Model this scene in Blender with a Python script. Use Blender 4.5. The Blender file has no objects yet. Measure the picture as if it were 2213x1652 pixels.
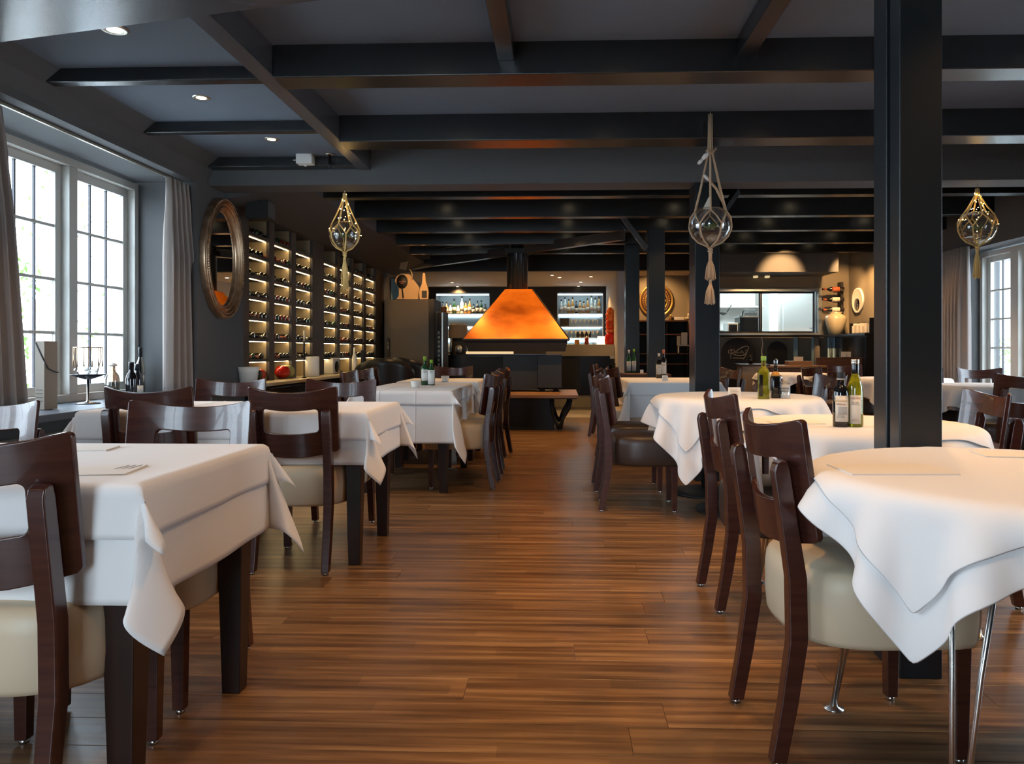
import bpy, math, random
import numpy as np
from mathutils import Vector, Matrix
random.seed(7); np.random.seed(7)
PI = math.pi
SC = bpy.context.scene
COL = SC.collection

# ------------------------------------------------------------------ camera
CAM_H, FPX, PX, PY, YAW = 1.06, 1650.0, 1152.5, 757.0, math.radians(2.0)
cam_data = bpy.data.cameras.new('camera')
cam = bpy.data.objects.new('camera', cam_data); COL.objects.link(cam)
cam.location = (0, 0, CAM_H); cam.rotation_euler = (PI/2, 0, YAW)
cam_data.sensor_width = 36.0; cam_data.lens = FPX/2213*36.0
cam_data.shift_x = -(PX-1106.5)/2213; cam_data.shift_y = (PY-826)/2213
cam_data.clip_start = 0.05; cam_data.clip_end = 200
SC.camera = cam

# ------------------------------------------------------------------ world
w = bpy.data.worlds.new('overcast_sky'); SC.world = w; w.use_nodes = True
bg = w.node_tree.nodes['Background']
bg.inputs[0].default_value = (0.70, 0.86, 1.0, 1); bg.inputs[1].default_value = 12.0
SC.view_settings.view_transform = 'Standard'; SC.view_settings.look = 'None'
SC.view_settings.gamma = 1; SC.view_settings.use_curve_mapping = False
SC.view_settings.exposure = 0.42
SC.cycles.use_adaptive_sampling = True; SC.cycles.adaptive_threshold = 0.025
SC.cycles.max_bounces = 7; SC.cycles.diffuse_bounces = 3; SC.cycles.glossy_bounces = 4
SC.cycles.transparent_max_bounces = 12; SC.cycles.transmission_bounces = 8
SC.cycles.caustics_reflective = False; SC.cycles.caustics_refractive = False
SC.cycles.sample_clamp_indirect = 4.0
SC.cycles.use_denoising = True

def portal(name, loc, rot, sx, sy):
    d = bpy.data.lights.new(name, 'AREA'); d.shape = 'RECTANGLE'; d.size = sx; d.size_y = sy
    d.cycles.is_portal = True
    o = bpy.data.objects.new(name, d); COL.objects.link(o); o.location = loc; o.rotation_euler = rot
portal('left_window_portal', (-3.46, 4.8, 1.55), (0, -PI/2, 0), 1.7, 2.4)
portal('left_front_window_portal', (-3.46, 1.6, 1.55), (0, -PI/2, 0), 1.7, 2.3)
portal('entrance_window_portal', (-1.6, -2.78, 1.4), (PI/2, 0, 0), 1.6, 2.2)
portal('right_door_portal', (4.95, 7.97, 1.1), (0, PI/2, 0), 2.1, 1.95)
portal('right_front_window_portal', (4.95, 2.9, 1.2), (0, PI/2, 0), 2.0, 1.9)

WARM = (1.0, 0.55, 0.22)
def spot(name, loc, power, angle=80, blend=0.6, color=WARM, target=None, radius=0.04):
    d = bpy.data.lights.new(name, 'SPOT'); d.energy = power; d.color = color
    d.spot_size = math.radians(angle); d.spot_blend = blend; d.shadow_soft_size = radius
    o = bpy.data.objects.new(name, d); COL.objects.link(o); o.location = loc
    if target is not None:
        o.rotation_euler = (Vector(target)-Vector(loc)).to_track_quat('-Z', 'Y').to_euler()
    return o

# ------------------------------------------------------------------ pixel helpers (a pixel and one known coordinate give a point)
_c, _s = math.cos(YAW), math.sin(YAW)
def on_z(u, v, Z):
    zc = FPX*(CAM_H-Z)/(v-PY); xc = (u-PX)*zc/FPX
    return (xc*_c-zc*_s, xc*_s+zc*_c)
def on_x(u, v, X):
    k = (u-PX)/FPX; zc = X/(k*_c-_s)
    return (zc*(k*_s+_c), CAM_H+(PY-v)*zc/FPX)          # Y, Z
def on_y(u, v, Y):
    k = (u-PX)/FPX; zc = Y/(k*_s+_c)
    return (zc*(k*_c-_s), CAM_H+(PY-v)*zc/FPX)          # X, Z

# ------------------------------------------------------------------ materials
def mat(name, col, rough=0.5, metal=0.0, spec=0.5, emit=0, ecol=None, trans=0, ior=1.45, coat=0, noise=None, bump=None, sheen=0):
    m = bpy.data.materials.new(name); m.use_nodes = True
    nt = m.node_tree; b = nt.nodes['Principled BSDF']
    b.inputs['Base Color'].default_value = (*col, 1); b.inputs['Roughness'].default_value = rough
    b.inputs['Metallic'].default_value = metal; b.inputs['Specular IOR Level'].default_value = spec
    b.inputs['IOR'].default_value = ior; b.inputs['Transmission Weight'].default_value = trans
    b.inputs['Coat Weight'].default_value = coat; b.inputs['Sheen Weight'].default_value = sheen
    if emit: b.inputs['Emission Color'].default_value = (*(ecol or col), 1); b.inputs['Emission Strength'].default_value = emit
    tc = nt.nodes.new('ShaderNodeTexCoord')
    if noise:   # (scale xyz, detail, colour2, contrast)
        sc, det, c2 = noise[:3]
        mp = nt.nodes.new('ShaderNodeMapping'); mp.inputs['Scale'].default_value = sc
        n = nt.nodes.new('ShaderNodeTexNoise'); n.inputs['Scale'].default_value = 1; n.inputs['Detail'].default_value = det
        r = nt.nodes.new('ShaderNodeValToRGB'); lo, hi = noise[3] if len(noise) > 3 else (.3, .7)
        r.color_ramp.elements[0].position = lo; r.color_ramp.elements[1].position = hi
        r.color_ramp.elements[0].color = (*c2, 1); r.color_ramp.elements[1].color = (*col, 1)
        nt.links.new(tc.outputs['Object'], mp.inputs[0]); nt.links.new(mp.outputs[0], n.inputs[0])
        nt.links.new(n.outputs[0], r.inputs[0]); nt.links.new(r.outputs[0], b.inputs['Base Color'])
    if bump:    # (scale, strength, distance)
        n2 = nt.nodes.new('ShaderNodeTexNoise'); n2.inputs['Scale'].default_value = bump[0]; n2.inputs['Detail'].default_value = 4
        bp = nt.nodes.new('ShaderNodeBump'); bp.inputs['Strength'].default_value = bump[1]; bp.inputs['Distance'].default_value = bump[2]
        nt.links.new(tc.outputs['Object'], n2.inputs['Vector']); nt.links.new(n2.outputs[0], bp.inputs['Height']); nt.links.new(bp.outputs[0], b.inputs['Normal'])
    return m
def glassmat(name, tint=(1, 1, 1), gloss=0.08):
    m = bpy.data.materials.new(name); m.use_nodes = True; nt = m.node_tree; nt.nodes.clear()
    o = nt.nodes.new('ShaderNodeOutputMaterial'); mx = nt.nodes.new('ShaderNodeMixShader')
    t = nt.nodes.new('ShaderNodeBsdfTransparent'); g = nt.nodes.new('ShaderNodeBsdfGlossy'); lw = nt.nodes.new('ShaderNodeLayerWeight')
    t.inputs[0].default_value = (*tint, 1); g.inputs['Roughness'].default_value = 0.02
    mr = nt.nodes.new('ShaderNodeMapRange'); mr.inputs['To Min'].default_value = gloss*0.5; mr.inputs['To Max'].default_value = min(1, gloss*6)
    lw.inputs[0].default_value = 0.35
    nt.links.new(lw.outputs['Facing'], mr.inputs[0]); nt.links.new(mr.outputs[0], mx.inputs[0])
    nt.links.new(t.outputs[0], mx.inputs[1]); nt.links.new(g.outputs[0], mx.inputs[2]); nt.links.new(mx.outputs[0], o.inputs[0])
    return m
M = {}
M['wall'] = mat('charcoal_wall_paint', (0.088, 0.088, 0.090), 0.75, bump=(90, .12, .002))
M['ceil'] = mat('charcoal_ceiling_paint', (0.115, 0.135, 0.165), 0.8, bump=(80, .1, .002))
M['lintel'] = mat('grey_lintel_paint', (0.092, 0.092, 0.094), 0.7, bump=(90, .1, .002))
M['beam'] = mat('black_gloss_beam_paint', (0.010, 0.011, 0.013), 0.27, spec=1.0, bump=(60, .03, .001))
M['beam_grey'] = mat('grey_gloss_beam_paint', (0.060, 0.060, 0.065), 0.25, spec=.9, bump=(60, .03, .001))
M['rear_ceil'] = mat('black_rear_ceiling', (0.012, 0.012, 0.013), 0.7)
M['post'] = mat('black_blue_post_paint', (0.010, 0.014, 0.018), 0.33, spec=.6, bump=(50, .1, .001))
M['olive'] = mat('taupe_wall_paint', (0.25, 0.215, 0.155), 0.8, bump=(70, .1, .002))
M['white_paint'] = mat('off_white_window_paint', (0.62, 0.61, 0.57), 0.45)
M['barwhite'] = mat('white_bar_plaster', (0.62, 0.60, 0.58), 0.7)
M['sill'] = mat('blue_grey_sill_paint', (0.10, 0.12, 0.15), 0.45)
M['chair_wood'] = mat('dark_stained_wood', (0.062, 0.019, 0.012), 0.27, spec=.6, coat=.25, noise=((6, 6, 60), 6, (0.038, 0.011, 0.008)))
M['table_wood'] = mat('wenge_wood', (0.030, 0.014, 0.010), 0.32, noise=((30, 30, 4), 5, (0.018, 0.009, 0.007)))
M['cream'] = mat('cream_leather', (0.60, 0.49, 0.34), 0.42, bump=(140, .15, .001))
M['brown'] = mat('dark_brown_leather', (0.040, 0.024, 0.017), 0.36, bump=(140, .15, .001))
M['blackleather'] = mat('black_leather', (0.012, 0.013, 0.014), 0.35, bump=(120, .15, .001))
M['cloth'] = mat('white_linen', (0.80, 0.79, 0.785), 0.85, sheen=.15, bump=(500, .10, .0006))
M['chrome'] = mat('brushed_chrome', (0.62, 0.60, 0.57), 0.25, metal=1)
M['steel_dark'] = mat('dark_steel', (0.05, 0.05, 0.055), 0.35, metal=1)
M['black'] = mat('matt_black', (0.012, 0.012, 0.013), 0.55)
M['blackgloss'] = mat('gloss_black', (0.009, 0.009, 0.010), 0.18)
M['iron'] = mat('black_iron_plate', (0.018, 0.019, 0.021), 0.45, metal=.3)
M['curtain'] = mat('mauve_grey_curtain', (0.30, 0.255, 0.235), 0.9, sheen=.2, bump=(300, .2, .001))
M['bronze'] = mat('antique_gold_bronze', (0.62, 0.43, 0.28), 0.30, metal=.9, noise=((12, 12, 12), 5, (0.34, 0.21, 0.12)))
M['gold'] = mat('gold_leaf', (0.65, 0.42, 0.12), 0.35, metal=.9)
M['mirror'] = mat('mirror_silver', (0.86, 0.87, 0.88), 0.02, metal=1)
M['pane'] = glassmat('window_glass')
M['glass'] = glassmat('clear_glass', (.97, .98, .98), .14)
M['smoke'] = glassmat('smoked_glass', (.45, .40, .34), .14)
M['copper'] = mat('orange_copper', (0.88, 0.25, 0.022), 0.26, metal=.35, coat=.5, noise=((1.6, 1.6, 3.2), 6, (0.36, 0.085, 0.006), (.33, .60)))
M['tan'] = mat('oak_top', (0.36, 0.20, 0.10), 0.4, noise=((3, 40, 40), 5, (0.24, 0.125, 0.06)))
M['brownwood'] = mat('brown_panel_wood', (0.12, 0.055, 0.03), 0.4, noise=((3, 3, 40), 5, (0.07, 0.03, 0.018)))
M['beige'] = mat('beige_stone', (0.52, 0.44, 0.28), 0.5)
M['tile'] = mat('pale_floor_tile', (0.50, 0.44, 0.35), 0.4)
M['paper'] = mat('white_paper', (0.82, 0.80, 0.76), 0.7)
M['white'] = mat('white_ceramic', (0.80, 0.78, 0.72), 0.3)
M['vase'] = mat('beige_ceramic', (0.44, 0.39, 0.27), 0.28)
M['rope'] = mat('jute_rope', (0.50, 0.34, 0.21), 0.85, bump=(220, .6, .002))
M['rope_lit'] = mat('glow_tinted_rope', (0.85, 0.58, 0.22), 0.7)  # glow of the fairy lights put into the rope colour
M['fairy'] = mat('fairy_light_bulb', (1, .7, .3), 0.4, emit=60, ecol=(1.0, .62, .2))
M['moss'] = mat('green_moss', (0.16, 0.22, 0.05), 0.9, bump=(60, .8, .01))
M['led'] = mat('warm_led_strip', (1, .75, .4), 0.5, emit=20, ecol=(1.0, .72, .36))
M['cold_led'] = mat('cool_led_strip', (.8, .95, 1), 0.5, emit=13, ecol=(.72, .92, 1.0))
M['lamp'] = mat('lit_lamp', (1, .9, .7), 0.5, emit=14, ecol=(1.0, .82, .52))
M['kitchen_light'] = mat('fluorescent_panel', (.9, 1, 1), 0.5, emit=27, ecol=(.80, .97, 1.0))
M['rackback'] = mat('cream_rack_panel', (0.42, 0.33, 0.20), 0.4)
M['rackframe'] = mat('dark_taupe_rack', (0.055, 0.045, 0.036), 0.5)
M['winebottle'] = mat('dark_wine_glass', (0.020, 0.012, 0.008), 0.10, coat=.8)
M['redbottle'] = mat('red_wine_glass', (0.20, 0.020, 0.008), 0.14, coat=.5)
M['amber'] = mat('amber_liquor', (0.50, 0.24, 0.05), 0.12, coat=.5)
M['paleliquor'] = mat('pale_liquor', (0.60, 0.66, 0.64), 0.1, coat=.5)
M['olive_oil'] = mat('olive_green_bottle', (0.30, 0.29, 0.012), 0.06, trans=.6, coat=.4)
M['green_glass'] = mat('green_bottle_glass', (0.012, 0.055, 0.018), 0.08, coat=.6)
M['balsamic'] = mat('black_bottle_glass', (0.006, 0.006, 0.008), 0.10, coat=.5)
M['label'] = mat('cream_label', (0.72, 0.66, 0.56), 0.6)
M['label_grey'] = mat('grey_label', (0.40, 0.40, 0.40), 0.6)
M['cap_green'] = mat('green_cap', (0.22, 0.36, 0.03), 0.4)
M['cap_silver'] = mat('silver_cap', (0.5, 0.46, 0.38), 0.3, metal=.8)
M['ink'] = mat('dark_ink', (0.03, 0.03, 0.035), 0.7)
M['ink_red'] = mat('red_brown_ink', (0.35, 0.12, 0.07), 0.7)
M['ink_gold'] = mat('gold_ink', (0.55, 0.36, 0.12), 0.5)
M['red'] = mat('red_glaze', (0.52, 0.014, 0.008), 0.22)
M['redglass'] = mat('red_blown_glass', (0.60, 0.022, 0.004), 0.10, coat=.6, noise=((9, 9, 16), 3, (0.80, 0.20, 0.02), (.40, .62)), emit=0)
M['greenbag'] = mat('green_label_glaze', (0.35, 0.36, 0.12), 0.5)
M['card'] = mat('grey_brown_cardboard', (0.26, 0.22, 0.18), 0.8)
M['brick'] = mat('red_brick', (0.52, 0.32, 0.25), 0.9, bump=(30, .5, .004), noise=((5, 5, 5), 4, (0.42, 0.25, 0.20)))
M['mortar'] = mat('pale_mortar', (0.55, 0.50, 0.45), 0.9)
M['leaf'] = mat('green_leaf', (0.14, 0.30, 0.05), 0.6)
M['bark'] = mat('grey_bark', (0.20, 0.17, 0.14), 0.9)
M['bounce_ground'] = mat('pale_bounce_ground', (0.70, 0.72, 0.72), 0.9)  # ground tone raised to bounce daylight up to the ceiling
M['whitewall'] = mat('white_render', (0.80, 0.80, 0.78), 0.8)
M['stainless'] = mat('stainless_steel', (0.60, 0.66, 0.68), 0.3, metal=.85)
M['bead'] = mat('lit_glass_beads', (1, .8, .5), 0.3, emit=0.55, ecol=(1, .66, .30))
M['screen_blue'] = mat('blue_reflection_glass', (0.22, 0.36, 0.42), 0.15)  # bluish reflection of the glass put into an opaque colour
M['floorslab'] = mat('dark_subfloor', (0.05, 0.022, 0.012), 0.6)

def plank_mat():
    m = bpy.data.materials.new('oiled_jatoba_planks'); m.use_nodes = True; nt = m.node_tree; b = nt.nodes['Principled BSDF']
    tc = nt.nodes.new('ShaderNodeTexCoord'); oi = nt.nodes.new('ShaderNodeObjectInfo')
    geo = nt.nodes.new('ShaderNodeNewGeometry')
    mp = nt.nodes.new('ShaderNodeMapping'); mp.inputs['Scale'].default_value = (1.1, 26, 1)
    add = nt.nodes.new('ShaderNodeVectorMath'); add.operation = 'ADD'
    mul = nt.nodes.new('ShaderNodeVectorMath'); mul.operation = 'SCALE'; mul.inputs[3].default_value = 37.0
    cmb = nt.nodes.new('ShaderNodeCombineXYZ')
    nt.links.new(oi.outputs['Random'], cmb.inputs[0]); nt.links.new(oi.outputs['Random'], cmb.inputs[1])
    nt.links.new(cmb.outputs[0], mul.inputs[0])
    nt.links.new(geo.outputs['Position'], mp.inputs[0]); nt.links.new(mp.outputs[0], add.inputs[0]); nt.links.new(mul.outputs[0], add.inputs[1])
    n = nt.nodes.new('ShaderNodeTexNoise'); n.inputs['Scale'].default_value = 1.0; n.inputs['Detail'].default_value = 7; n.inputs['Roughness'].default_value = .62
    nt.links.new(add.outputs[0], n.inputs['Vector'])
    r = nt.nodes.new('ShaderNodeValToRGB'); e = r.color_ramp.elements
    e[0].position = .30; e[0].color = (0.050, 0.024, 0.011, 1); e[1].position = .72; e[1].color = (0.33, 0.190, 0.085, 1)
    x = e.new(.5); x.color = (0.165, 0.084, 0.036, 1)
    nt.links.new(n.outputs[0], r.inputs[0])
    # strip lamellae: random value per narrow strip, and per plank
    sep = nt.nodes.new('ShaderNodeSeparateXYZ'); nt.links.new(geo.outputs['Position'], sep.inputs[0])
    def math_(op, a, bb):
        q = nt.nodes.new('ShaderNodeMath'); q.operation = op
        for i, v in enumerate((a, bb)):
            if hasattr(v, 'links'): nt.links.new(v, q.inputs[i])
            elif v is not None: q.inputs[i].default_value = v
        return q.outputs[0]
    row = math_('FLOOR', math_('MULTIPLY', sep.outputs[1], 1/0.06), None)
    colx = math_('FLOOR', math_('ADD', math_('MULTIPLY', sep.outputs[0], 1/0.8), math_('MULTIPLY', row, .37)), None)
    c2 = nt.nodes.new('ShaderNodeCombineXYZ'); nt.links.new(row, c2.inputs[0]); nt.links.new(colx, c2.inputs[1])
    wn = nt.nodes.new('ShaderNodeTexWhiteNoise'); wn.noise_dimensions = '3D'; nt.links.new(c2.outputs[0], wn.inputs['Vector'])
    val = math_('ADD', math_('MULTIPLY', wn.outputs[0], .42), math_('MULTIPLY', oi.outputs['Random'], .35))
    fac = math_('ADD', val, .70)
    hs = nt.nodes.new('ShaderNodeHueSaturation'); nt.links.new(r.outputs[0], hs.inputs['Color']); nt.links.new(fac, hs.inputs['Value'])
    nt.links.new(hs.outputs[0], b.inputs['Base Color'])
    rr = nt.nodes.new('ShaderNodeMapRange'); rr.inputs['To Min'].default_value = .24; rr.inputs['To Max'].default_value = .42
    nt.links.new(n.outputs[0], rr.inputs[0]); nt.links.new(rr.outputs[0], b.inputs['Roughness'])
    bp = nt.nodes.new('ShaderNodeBump'); bp.inputs['Strength'].default_value = .12; bp.inputs['Distance'].default_value = .002
    nt.links.new(n.outputs[0], bp.inputs['Height']); nt.links.new(bp.outputs[0], b.inputs['Normal'])
    b.inputs['Specular IOR Level'].default_value = .5
    return m
M['plank'] = plank_mat()

M['steelpanel'] = mat('dark_bronze_laminate', (0.10, 0.078, 0.055), 0.30, metal=.6)
M['tanboard'] = mat('tan_plywood', (0.42, 0.28, 0.14), 0.5)
M['nicheback'] = mat('pale_blue_niche_panel', (0.62, 0.72, 0.75), 0.35)
M['glassware'] = mat('bar_glassware', (0.75, 0.82, 0.84), 0.08, coat=.5)
M['lanternglow'] = mat('lit_lantern_paper', (1, .85, .6), 0.6, emit=1.5, ecol=(1.0, .82, .52))
M['lampbox'] = mat('warm_lamp_box', (0.8, .7, .5), 0.5, emit=.5, ecol=(1, .75, .4))
M['label_red'] = mat('red_orange_label', (0.55, 0.14, 0.06), 0.5)
M['chalk'] = mat('chalk_paint', (0.42, 0.36, 0.30), 0.7)
M['screen_bright'] = mat('bright_reflection_glass', (0.40, .60, .72), 0.2)  # brighter copy, stronger reflection put into the colour

# ------------------------------------------------------------------ mesh builder
class MB:
    def __init__(s): s.v = []; s.f = []; s.m = []; s.sm = []
    def add(s, vs, fs, mi=0, smooth=False):
        b = len(s.v); s.v += [tuple(p) for p in vs]; s.f += [tuple(b+i for i in f) for f in fs]
        s.m += [mi]*len(fs); s.sm += [smooth]*len(fs); return s
    def box(s, x0, x1, y0, y1, z0, z1, mi=0):
        v = [(x, y, z) for z in (z0, z1) for y in (y0, y1) for x in (x0, x1)]
        return s.add(v, [(0, 2, 3, 1), (4, 5, 7, 6), (0, 1, 5, 4), (2, 6, 7, 3), (0, 4, 6, 2), (1, 3, 7, 5)], mi)
    def hexa(s, bot, top, mi=0):      # 4 bottom + 4 top points in order
        return s.add(list(bot)+list(top), [(3, 2, 1, 0), (4, 5, 6, 7), (0, 1, 5, 4), (1, 2, 6, 5), (2, 3, 7, 6), (3, 0, 4, 7)], mi)
    def taper(s, c0, s0, c1, s1, mi=0):   # box between two rectangles centred c0/c1 with half sizes
        r = lambda c, h: [(c[0]-h[0], c[1]-h[1], c[2]), (c[0]+h[0], c[1]-h[1], c[2]), (c[0]+h[0], c[1]+h[1], c[2]), (c[0]-h[0], c[1]+h[1], c[2])]
        return s.hexa(r(c0, s0), r(c1, s1), mi)
    def stack(s, secs, mi=0):         # chain of rectangles (centre, half)
        b = len(s.v); n = len(secs)
        for c, h in secs:
            s.v += [(c[0]-h[0], c[1]-h[1], c[2]), (c[0]+h[0], c[1]-h[1], c[2]), (c[0]+h[0], c[1]+h[1], c[2]), (c[0]-h[0], c[1]+h[1], c[2])]
        fs = [(b+3, b+2, b+1, b), tuple(b+4*(n-1)+i for i in range(4))]
        for k in range(n-1):
            for i in range(4): j = (i+1) % 4; fs.append((b+4*k+i, b+4*k+j, b+4*k+4+j, b+4*k+4+i))
        s.f += fs; s.m += [mi]*len(fs); s.sm += [False]*len(fs); return s
    def lathe(s, prof, seg=20, c=(0, 0, 0), mi=0, axis='z', sx=1, sy=1, smooth=True, power=None, caps=True):
        b = len(s.v); n = len(prof)
        for r, z in prof:
            for k in range(seg):
                a = 2*PI*k/seg; ca, sa = math.cos(a), math.sin(a)
                if power:
                    q = (abs(ca)**power+abs(sa)**power)**(-1/power); ca *= q; sa *= q
                p = (r*ca*sx, r*sa*sy, z)
                if axis == 'x': p = (p[2], p[0], p[1])
                elif axis == 'y': p = (p[0], p[2], p[1])
                s.v.append((p[0]+c[0], p[1]+c[1], p[2]+c[2]))
        fs = []
        for i in range(n-1):
            for k in range(seg):
                k2 = (k+1) % seg; q = (b+i*seg+k, b+i*seg+k2, b+(i+1)*seg+k2, b+(i+1)*seg+k)
                fs.append(q if axis != 'y' else q[::-1])
        if caps and prof[0][0] > 1e-5: fs.append(tuple(b+k for k in range(seg))[::-1])
        if caps and prof[-1][0] > 1e-5: fs.append(tuple(b+(n-1)*seg+k for k in range(seg)))
        s.f += fs; s.m += [mi]*len(fs); s.sm += [smooth]*len(fs); return s
    def tube(s, pts, r, seg=8, mi=0, closed=False, smooth=True):
        pts = [Vector(p) for p in pts]; n = len(pts); b = len(s.v)
        rad = r if isinstance(r, (list, tuple)) else [r]*n
        up = Vector((0, 0, 1)); prev = None
        for i, p in enumerate(pts):
            if closed: t = pts[(i+1) % n]-pts[i-1]
            else: t = pts[min(i+1, n-1)]-pts[max(i-1, 0)]
            t.normalize()
            if prev is None:
                a = Vector((1, 0, 0)) if abs(t.x) < .9 else Vector((0, 1, 0)); nn = (a-t*a.dot(t)).normalized()
            else: nn = (prev-t*prev.dot(t)).normalized()
            prev = nn; bb = t.cross(nn)
            for k in range(seg):
                a = 2*PI*k/seg; s.v.append(tuple(p+(nn*math.cos(a)+bb*math.sin(a))*rad[i]))
        fs = []
        for i in range(n if closed else n-1):
            i2 = (i+1) % n
            for k in range(seg): k2 = (k+1) % seg; fs.append((b+i*seg+k, b+i*seg+k2, b+i2*seg+k2, b+i2*seg+k))
        if not closed: fs += [tuple(b+k for k in range(seg))[::-1], tuple(b+(n-1)*seg+k for k in range(seg))]
        s.f += fs; s.m += [mi]*len(fs); s.sm += [smooth]*len(fs); return s
    def prism(s, poly, axis, a0, a1, mi=0, smooth=False):  # extrude a 2D polygon along an axis
        n = len(poly); mk = {'y': lambda p, a: (p[0], a, p[1]), 'x': lambda p, a: (a, p[0], p[1]), 'z': lambda p, a: (p[0], p[1], a)}[axis]
        b = len(s.v); s.v += [mk(p, a0) for p in poly]+[mk(p, a1) for p in poly]
        s.f += [tuple(b+i for i in range(n)), tuple(b+n+i for i in range(n))[::-1]]; s.m += [mi]*2; s.sm += [False]*2
        for i in range(n): j = (i+1) % n; s.f.append((b+i, b+n+i, b+n+j, b+j)); s.m.append(mi); s.sm.append(smooth)
        return s
    def xf(s, mtx, start=0):
        for i in range(start, len(s.v)): s.v[i] = tuple(mtx @ Vector(s.v[i]))
        return s
    def build(s, name, mats, parent=None, kind=None, bevel=0, label=None, loc=None, fix=True):
        me = bpy.data.meshes.new(name); me.from_pydata(s.v, [], s.f)
        for m_ in (mats if isinstance(mats, (list, tuple)) else [mats]): me.materials.append(M[m_] if isinstance(m_, str) else m_)
        me.polygons.foreach_set('material_index', s.m); me.polygons.foreach_set('use_smooth', s.sm)
        me.update()
        if fix:
            import bmesh
            bm = bmesh.new(); bm.from_mesh(me); bmesh.ops.recalc_face_normals(bm, faces=bm.faces); bm.to_mesh(me); bm.free()
        o = bpy.data.objects.new(name, me); COL.objects.link(o)
        if parent is not None: o.parent = parent
        if loc is not None: o.location = loc
        if kind: o['kind'] = kind
        if label: o['label'] = label
        if bevel:
            md = o.modifiers.new('bevel', 'BEVEL'); md.width = bevel; md.segments = 2; md.limit_method = 'ANGLE'; md.angle_limit = math.radians(40)
            me.polygons.foreach_set('use_smooth', [True]*len(me.polygons))
            md.harden_normals = True
        return o
def box(x0, x1, y0, y1, z0, z1): return MB().box(x0, x1, y0, y1, z0, z1)
def tag(o, label, cat, group=None):
    o['label'] = label; o['category'] = cat
    if group: o['group'] = group
    return o
def root(name, label, cat, loc=(0, 0, 0), rz=0, group=None):
    o = bpy.data.objects.new(name, None); COL.objects.link(o); o.empty_display_size = .1
    o.location = loc; o.rotation_euler = (0, 0, rz); return tag(o, label, cat, group)
def struct(name, mb, mats, parent=None, bevel=0):
    return mb.build(name, mats, parent, kind=None if parent else 'structure', bevel=bevel)
KIDS = {}
def kids(o): return [c for c in bpy.data.objects if c.parent == o]
def dup(src, loc, rz, label, group=None, swap=None):
    r = src.copy(); COL.objects.link(r); r.location = loc; r.rotation_euler = (0, 0, rz); r['label'] = label
    if group: r['group'] = group
    for ch in kids(src):
        c = ch.copy(); COL.objects.link(c); c.parent = r
        for g in kids(ch):
            d = g.copy(); COL.objects.link(d); d.parent = c
    return r

# ================================================================== THE SETTING
XL, XR = -2.9, 4.6
# ---- floor: slab + planks
YP0, PWID = 1.7, 0.152
floor = struct('floor', box(-3.0, XR+.4, -2.8, 12.0, -0.14, -0.016), 'floorslab')
def plank_mesh(L):
    mb = MB(); g = .0005; b = .0012; x0, x1, y0, y1 = g, L-g, g, PWID-g
    lo = [(x0, y0, -.018), (x1, y0, -.018), (x1, y1, -.018), (x0, y1, -.018)]
    mi = [(x0, y0, -b*.5), (x1, y0, -b*.5), (x1, y1, -b*.5), (x0, y1, -b*.5)]
    hi = [(x0+b, y0+b, 0), (x1-b, y0+b, 0), (x1-b, y1-b, 0), (x0+b, y1-b, 0)]
    v = lo+mi+hi; f = [(8, 9, 10, 11), (3, 2, 1, 0)]
    for k in range(4):
        j = (k+1) % 4; f += [(k, j, 4+j, 4+k), (4+k, 4+j, 8+j, 8+k)]
    mb.add(v, f); return mb
rp = random.Random(11)
pm = {}
rest = MB(); nrow_piece = 28; count = 0
y = -2.8; row = 0
rows = []
yy = YP0-PWID*math.ceil((YP0+2.8)/PWID)
while yy < 12.0:
    near = YP0-1e-6 <= yy and count < 285 and yy < 6.3
    x = -2.95 - rp.random()*1.5
    while x < XR:
        L = rp.choice([1.2, 1.6, 2.0, 2.4])
        if near:
            if L not in pm:
                o = plank_mesh(L).build('plank', 'plank', floor); pm[L] = o.data; o.location = (x, yy, 0)
            else:
                o = bpy.data.objects.new('plank', pm[L]); COL.objects.link(o); o.parent = floor; o.location = (x, yy, 0)
            count += 1
        else:
            q = plank_mesh(L); rest.add([(a+x, b_+yy, c_) for a, b_, c_ in q.v], q.f)
        x += L
    yy += PWID
o = rest.build('floorboards', 'plank', floor); o['kind'] = 'stuff'
tile_floor = struct('floor_tiles', box(-3.0, XR+.2, 12.0, 18.2, -0.14, -0.003), 'tile')

# ---- left wall with two window openings, rack recess
WT = .60
wl = MB()
for a, b in ((-2.8, .45), (2.8, 3.6), (6.0, 6.9), (12.6, 17.0)): wl.box(XL-WT, XL, a, b, 0, 2.45)
for a, b in ((.45, 2.8), (3.6, 6.0)): wl.box(XL-WT, XL, a, b, 0, .655); wl.box(XL-WT, XL, a, b, 2.40, 2.45)
wl.box(XL-WT, XL, 6.9, 12.6, 0, .70); wl.box(XL-WT, XL, 6.9, 12.6, 2.36, 2.45)
wl.box(XL-WT, XL-.42, 6.9, 12.6, .70, 2.36)
wl.prism([(XL-WT, 2.45), (XL, 2.45), (XL+.04, 2.54), (XL+.14, 2.62), (XL+.14, 2.95), (XL-WT, 2.95)], 'y', -2.8, 6.2)
wl.box(XL-WT, XL, 6.2, 17.0, 2.45, 2.95)
struct('wall_left', wl, 'wall')
# soffit along the rear left wall
struct('trim_1', MB().prism([(XL, 2.36), (XL+.66, 2.50), (XL+.66, 2.72), (XL, 2.72)], 'y', 6.5, 13.2), 'wall')
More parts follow.
